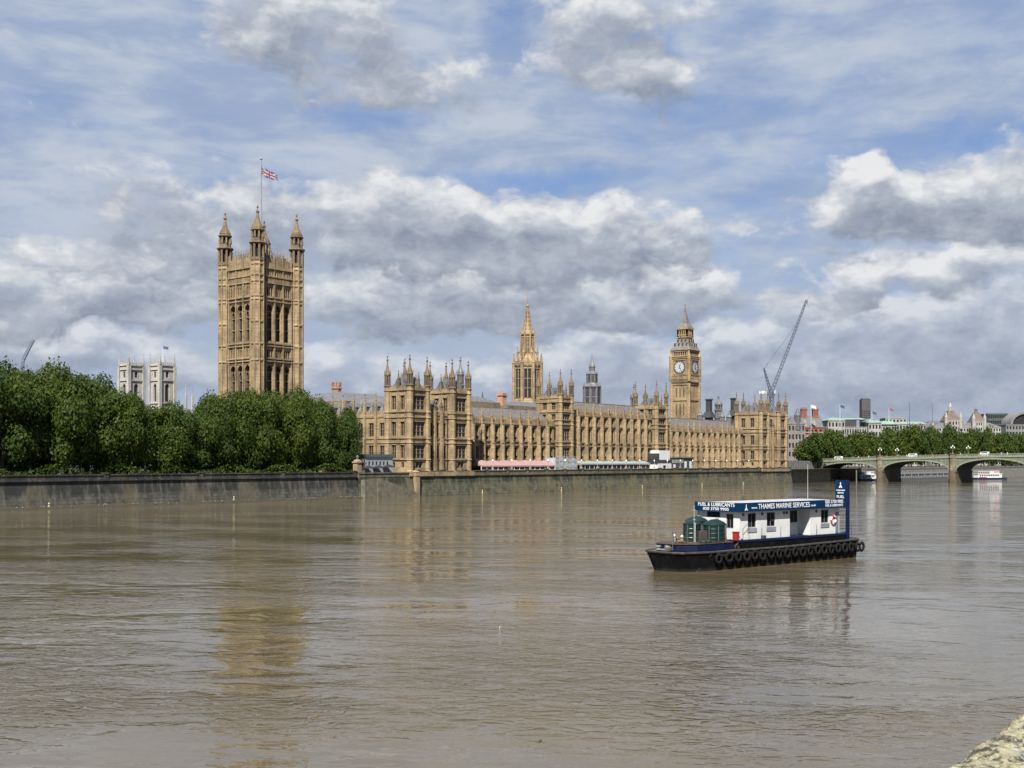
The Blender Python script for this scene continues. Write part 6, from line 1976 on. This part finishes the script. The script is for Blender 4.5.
    # superstructure
    b = MB(); b.box(4.4, 23.0, .12, 7.2, 1.95, 2.60); b.build("deckhouse_base", HULL, t)
    b = MB(); b.extrude([(4.1, .06, 2.60), (23.1, .06, 2.60), (23.1, .06, 2.82), (4.1, .06, 2.82)], (0, 7.1, 0)); b.build("blue_strake", BLUE, t)
    zf, zt = 2.825, 5.72
    X0, X1, Y0, Y1 = 4.75, 22.3, .55, 6.9
    N_ = Face('E', Y0); W_ = Face('S', X0)
    wl = MB()
    nh = [(6.1, 7.45, 4.02, 5.5), (9.25, 10.65, 4.02, 5.5), (18.85, 20.25, 4.05, 5.5)]
    rec = (13.2, 16.85, zf, zt)
    fh = [(Y0 + .9, Y0 + 1.95, 3.95, 5.45), (Y0 + 2.9, Y0 + 4.9, 5.0, 5.6)]
    wall(wl, N_, X0, X1, zf, zt, nh + [rec], .18)
    wall(wl, W_, Y0 + .18, Y1, zf, zt, fh, .18)
    wl.box(X0, X1, Y1 - .18, Y1, zf, zt); wl.box(X1 - .18, X1, Y0 + .18, Y1 - .18, zf, zt)
    # recess
    hs = [(15.2, 16.6, 4.15, 5.5)]
    wall(wl, Face('E', Y0 + 1.7), 13.2, 16.85, zf, zt, hs, .15)
    wl.box(13.02, 13.2, Y0 + .18, Y0 + 1.7, zf, zt); wl.box(16.85, 17.03, Y0 + .18, Y0 + 1.7, zf, zt)
    w = wl.build("cabin_wall", WH, t)
    def win(face, h, deep, sill=True):
        m = MB(); m.m = 1; face.box(m, h[0], h[1], deep, deep + .04, h[2], h[3]); m.m = 0
        for (a, b2, c, d2) in ((h[0], h[0]+.07, h[2], h[3]), (h[1]-.07, h[1], h[2], h[3]), (h[0]+.07, h[1]-.07, h[3]-.07, h[3]), (h[0]+.07, h[1]-.07, h[2], h[2]+.07), ((h[0]+h[1])/2-.03, (h[0]+h[1])/2+.03, h[2]+.07, h[3]-.07)):
            face.box(m, a, b2, deep - .06, deep - .003, c, d2)
        k = m.build("window", [mat("frame_grey", (0.1240, 0.1302, 0.1426), .5, .1), mat("cabin_glass", (0.0074, 0.0081, 0.0099), .08, .2)], t)
        if sill:
            s = MB(); face.box(s, h[0] - .1, h[1] + .1, -.07, -.003, h[2] - .48, h[2] - .04); s.build("planter", mat("planter_grey", (0.2072, 0.2146, 0.2368), .6, .2), k)
    for h in nh: win(N_, h, .12)
    win(Face('E', Y0 + 1.7), hs[0], .08, False)
    win(W_, fh[0], .12, False)
    m = MB(); W_.box(m, fh[1][0], fh[1][1], .1, .14, fh[1][2], fh[1][3]); m.build("blue_shutter", BLUE, t)
    m = MB(); N_.box(m, 21.55, 22.15, -.03, .0 - .003, 2.85, 5.2); m.build("door", mat("door_grey_green", (0.1364, 0.1736, 0.1612), .5, .1), t)
    m = MB(); m.box(10.2 - .15, 10.2 + .15, Y0 - .12, Y0 - .004, 4.6, 4.75); m.build("nameplate", IRON, t)
    for x in (5.3, 8.4, 12.1, 12.6, 17.9): 
        m = MB(); m.box(x - .1, x + .1, Y0 - .16, Y0 - .004, 5.25, 5.5); m.build("wall_light", mat("rail_dark", (0.0372, 0.0372, 0.0372)), t)
    m = MB(); m.box(8.2, 8.7, .15, .5, 2.83, 3.15); m.build("deck_box", IRON, t)
    ring = MB()
    N2, M2 = 24, 8
    for seg in range(8):
        ring.m = seg % 2
        for i in range(3):
            vs = []
            for ii in (0, 1):
                a = 2 * math.pi * (seg * 3 + i + ii) / N2
                for j in range(M2):
                    bb = 2 * math.pi * j / M2; rr = .42 + .1 * math.cos(bb); vs.append((21.05 + rr * math.cos(a), Y0 - .12 + .1 * math.sin(bb), 4.35 + rr * math.sin(a)))
            ring.add(vs, [(j, (j+1) % M2, M2 + (j+1) % M2, M2 + j) for j in range(M2)])
    ring.build("life_ring", [mat("ring_red", (0.4440, 0.0296, 0.0222), .5, .1), WHITE], t)
    # roof with blue fascia boards and lettering
    m = MB(); m.box(4.45, 22.55, .12, 6.9, 6.35, 6.52); m.build("roof", mat("roof_grey", (.36, .37, .38), .6, .25, .8, streak=.3), t)
    m = MB(); m.box(4.6, 22.5, .3, 6.9, 5.725, 5.95); m.build("soffit", WH, t)
    s = MB(); s.box(4.32, 22.7, -.02, .115, 5.68, 6.60); side = s.build("name_board", NAVY, t)
    s = MB(); s.box(4.30, 4.44, .12, 6.9, 5.68, 6.60); frontb = s.build("name_board", NAVY, t)
    TXT = mat("lettering_white", (0.6068, 0.6142, 0.6216), .5, .03)
    def text(body, size, origin, xdir, parent, squeeze=1.0, name="lettering"):
        cu = bpy.data.curves.new(name, 'FONT'); cu.body = body; cu.size = size; cu.extrude = .008; cu.align_x = 'LEFT'; cu.space_character = 1.02; cu.offset = .006
        tmp = bpy.data.objects.new("t", cu); COL.objects.link(tmp)
        bpy.context.view_layer.update()
        me = bpy.data.meshes.new_from_object(tmp.evaluated_get(bpy.context.evaluated_depsgraph_get())); bpy.data.objects.remove(tmp)
        xd = Vector(xdir); zd = Vector((0, 0, 1)); nd = xd.cross(zd)
        for v in me.vertices:
            p = v.co.copy(); v.co = Vector(origin) + xd * p.x * squeeze + zd * p.y + nd * p.z
        me.materials.clear(); me.materials.append(TXT)
        o = bpy.data.objects.new(name, me); COL.objects.link(o); o.parent = parent
        return o, max(v.co.dot(xd) for v in me.vertices)
    def fit(body, h, origin, xdir, width, parent):
        """cap height h, stretched to the given width"""
        o, _ = text(body, h / .7, origin, xdir, parent)
        xs_ = [v.co.dot(Vector(xdir)) for v in o.data.vertices]; a, b = min(xs_), max(xs_)
        k = width / (b - a); xd = Vector(xdir); o0 = Vector(origin).dot(xd)
        for v in o.data.vertices:
            u = v.co.dot(xd); v.co += xd * ((o0 + (u - a) * k) - u)
    def logo(cx, z, h, at_, xdir, parent):
        """white device: a tall chevron over two feet"""
        xd = Vector(xdir); m = MB(); nd = xd.cross(Vector((0, 0, 1)))
        def P(u, w): return Vector(at_) + xd * (cx + u * h) + Vector((0, 0, z + w * h))
        for pts in ([(-.1, .32), (.1, .32), (.09, 1.0), (-.09, 1.0)], [(-.42, 0), (-.08, 0), (0, .3), (-.1, .45), (-.25, .3)], [(.42, 0), (.25, .3), (.1, .45), (0.01, .3), (.08, 0)]):
            m.extrude([P(u, w) for u, w in pts], nd * .015)
        o = m.build("emblem", TXT, parent)
    yv = -.035
    logo(5.2, 5.83, .6, (0, yv, 0), (1, 0, 0), side)
    fit("www.", .20, (6.05, yv, 5.98), (1, 0, 0), 1.0, side)
    fit("THAMES MARINE SERVICES", .52, (7.15, yv, 5.93), (1, 0, 0), 8.9, side)
    fit(".co.uk", .22, (16.2, yv, 5.98), (1, 0, 0), .95, side)
    fit("020 3750 9905", .36, (18.9, yv, 6.21), (1, 0, 0), 3.4, side)
    fit("FUEL & LUBRICANTS", .24, (18.95, yv, 5.86), (1, 0, 0), 3.3, side)
    xv = 4.285
    fit("FUEL & LUBRICANTS", .36, (xv, 6.35, 6.19), (0, -1, 0), 5.5, frontb)
    fit("020 3750 9905", .29, (xv, 5.6, 5.78), (0, -1, 0), 3.9, frontb)
    # blue totem at the stern
    s = MB(); s.box(23.35, 23.5, .35, 1.95, 5.6, 8.72); tot = s.build("totem_board", NAVY, t)
    p = MB(); p.box(23.25, 23.6, .0, .34, 2.0, 8.74); p.build("totem_post", BLUE, t)
    logo(-1.15, 7.85, .62, (23.335, 0, 0), (0, -1, 0), tot)
    fit("THAMES MARINE", .13, (23.335, 1.8, 7.5), (0, -1, 0), 1.3, tot); fit("SERVICES", .13, (23.335, 1.6, 7.22), (0, -1, 0), .9, tot)
    fit("FUEL", .3, (23.335, 1.7, 6.7), (0, -1, 0), 1.1, tot)
    # rails along the side deck, aerial, stern gear
    m = MB()
    for x in (4.9, 8.0, 11.2, 14.0, 17.6): m.tube((x, .18, 2.8), (x, .18, 3.95), .03, .03, 5)
    m.tube((4.9, .18, 3.95), (5.9, .18, 4.6), .025, .025, 5); m.tube((5.9, .18, 2.8), (5.9, .18, 4.6), .025, .025, 5)
    m.build("side_stanchions", mat("rail_dark", (0.0372, 0.0372, 0.0372)), t)
    m = MB(); m.tube((20.9, 4.2, 6.5), (20.9, 4.2, 10.5), .022, .014, 5); m.build("aerial", WHITE, t)
    m = MB(); m.tube((24.9, .7, 2.0), (24.9, .7, 3.9), .03, .03, 5); m.tube((24.9, 3.7, 2.0), (24.9, 3.7, 4.2), .03, .03, 5); m.tube((24.9, .7, 3.2), (24.9, 6.7, 3.2), .025, .025, 5); m.tube((24.9, 6.7, 2), (24.9, 6.7, 3.9), .03, .03, 5); m.build("stern_rail", mat("rail_dark", (0.0372, 0.0372, 0.0372)), t)
    m = MB(); m.ring(24.2, 1.2, [(.3, 2.0), (.3, 2.75), (.12, 2.9)], 10); m.box(23.4, 24.0, 2, 3.4, 2.0, 2.8); m.build("stern_gear", mat("drum_black", (0.0124, 0.0186, 0.0186)), t)
    m = MB(); m.box(4.2, 5.0, .25, 1.6, 1.97, 2.5); m.tube((3.6, .2, 2.2), (5.0, .4, 2.9), .1, .1); m.build("rusty_winch", RUST, t)
barge()
bpy.context.view_layer.update()
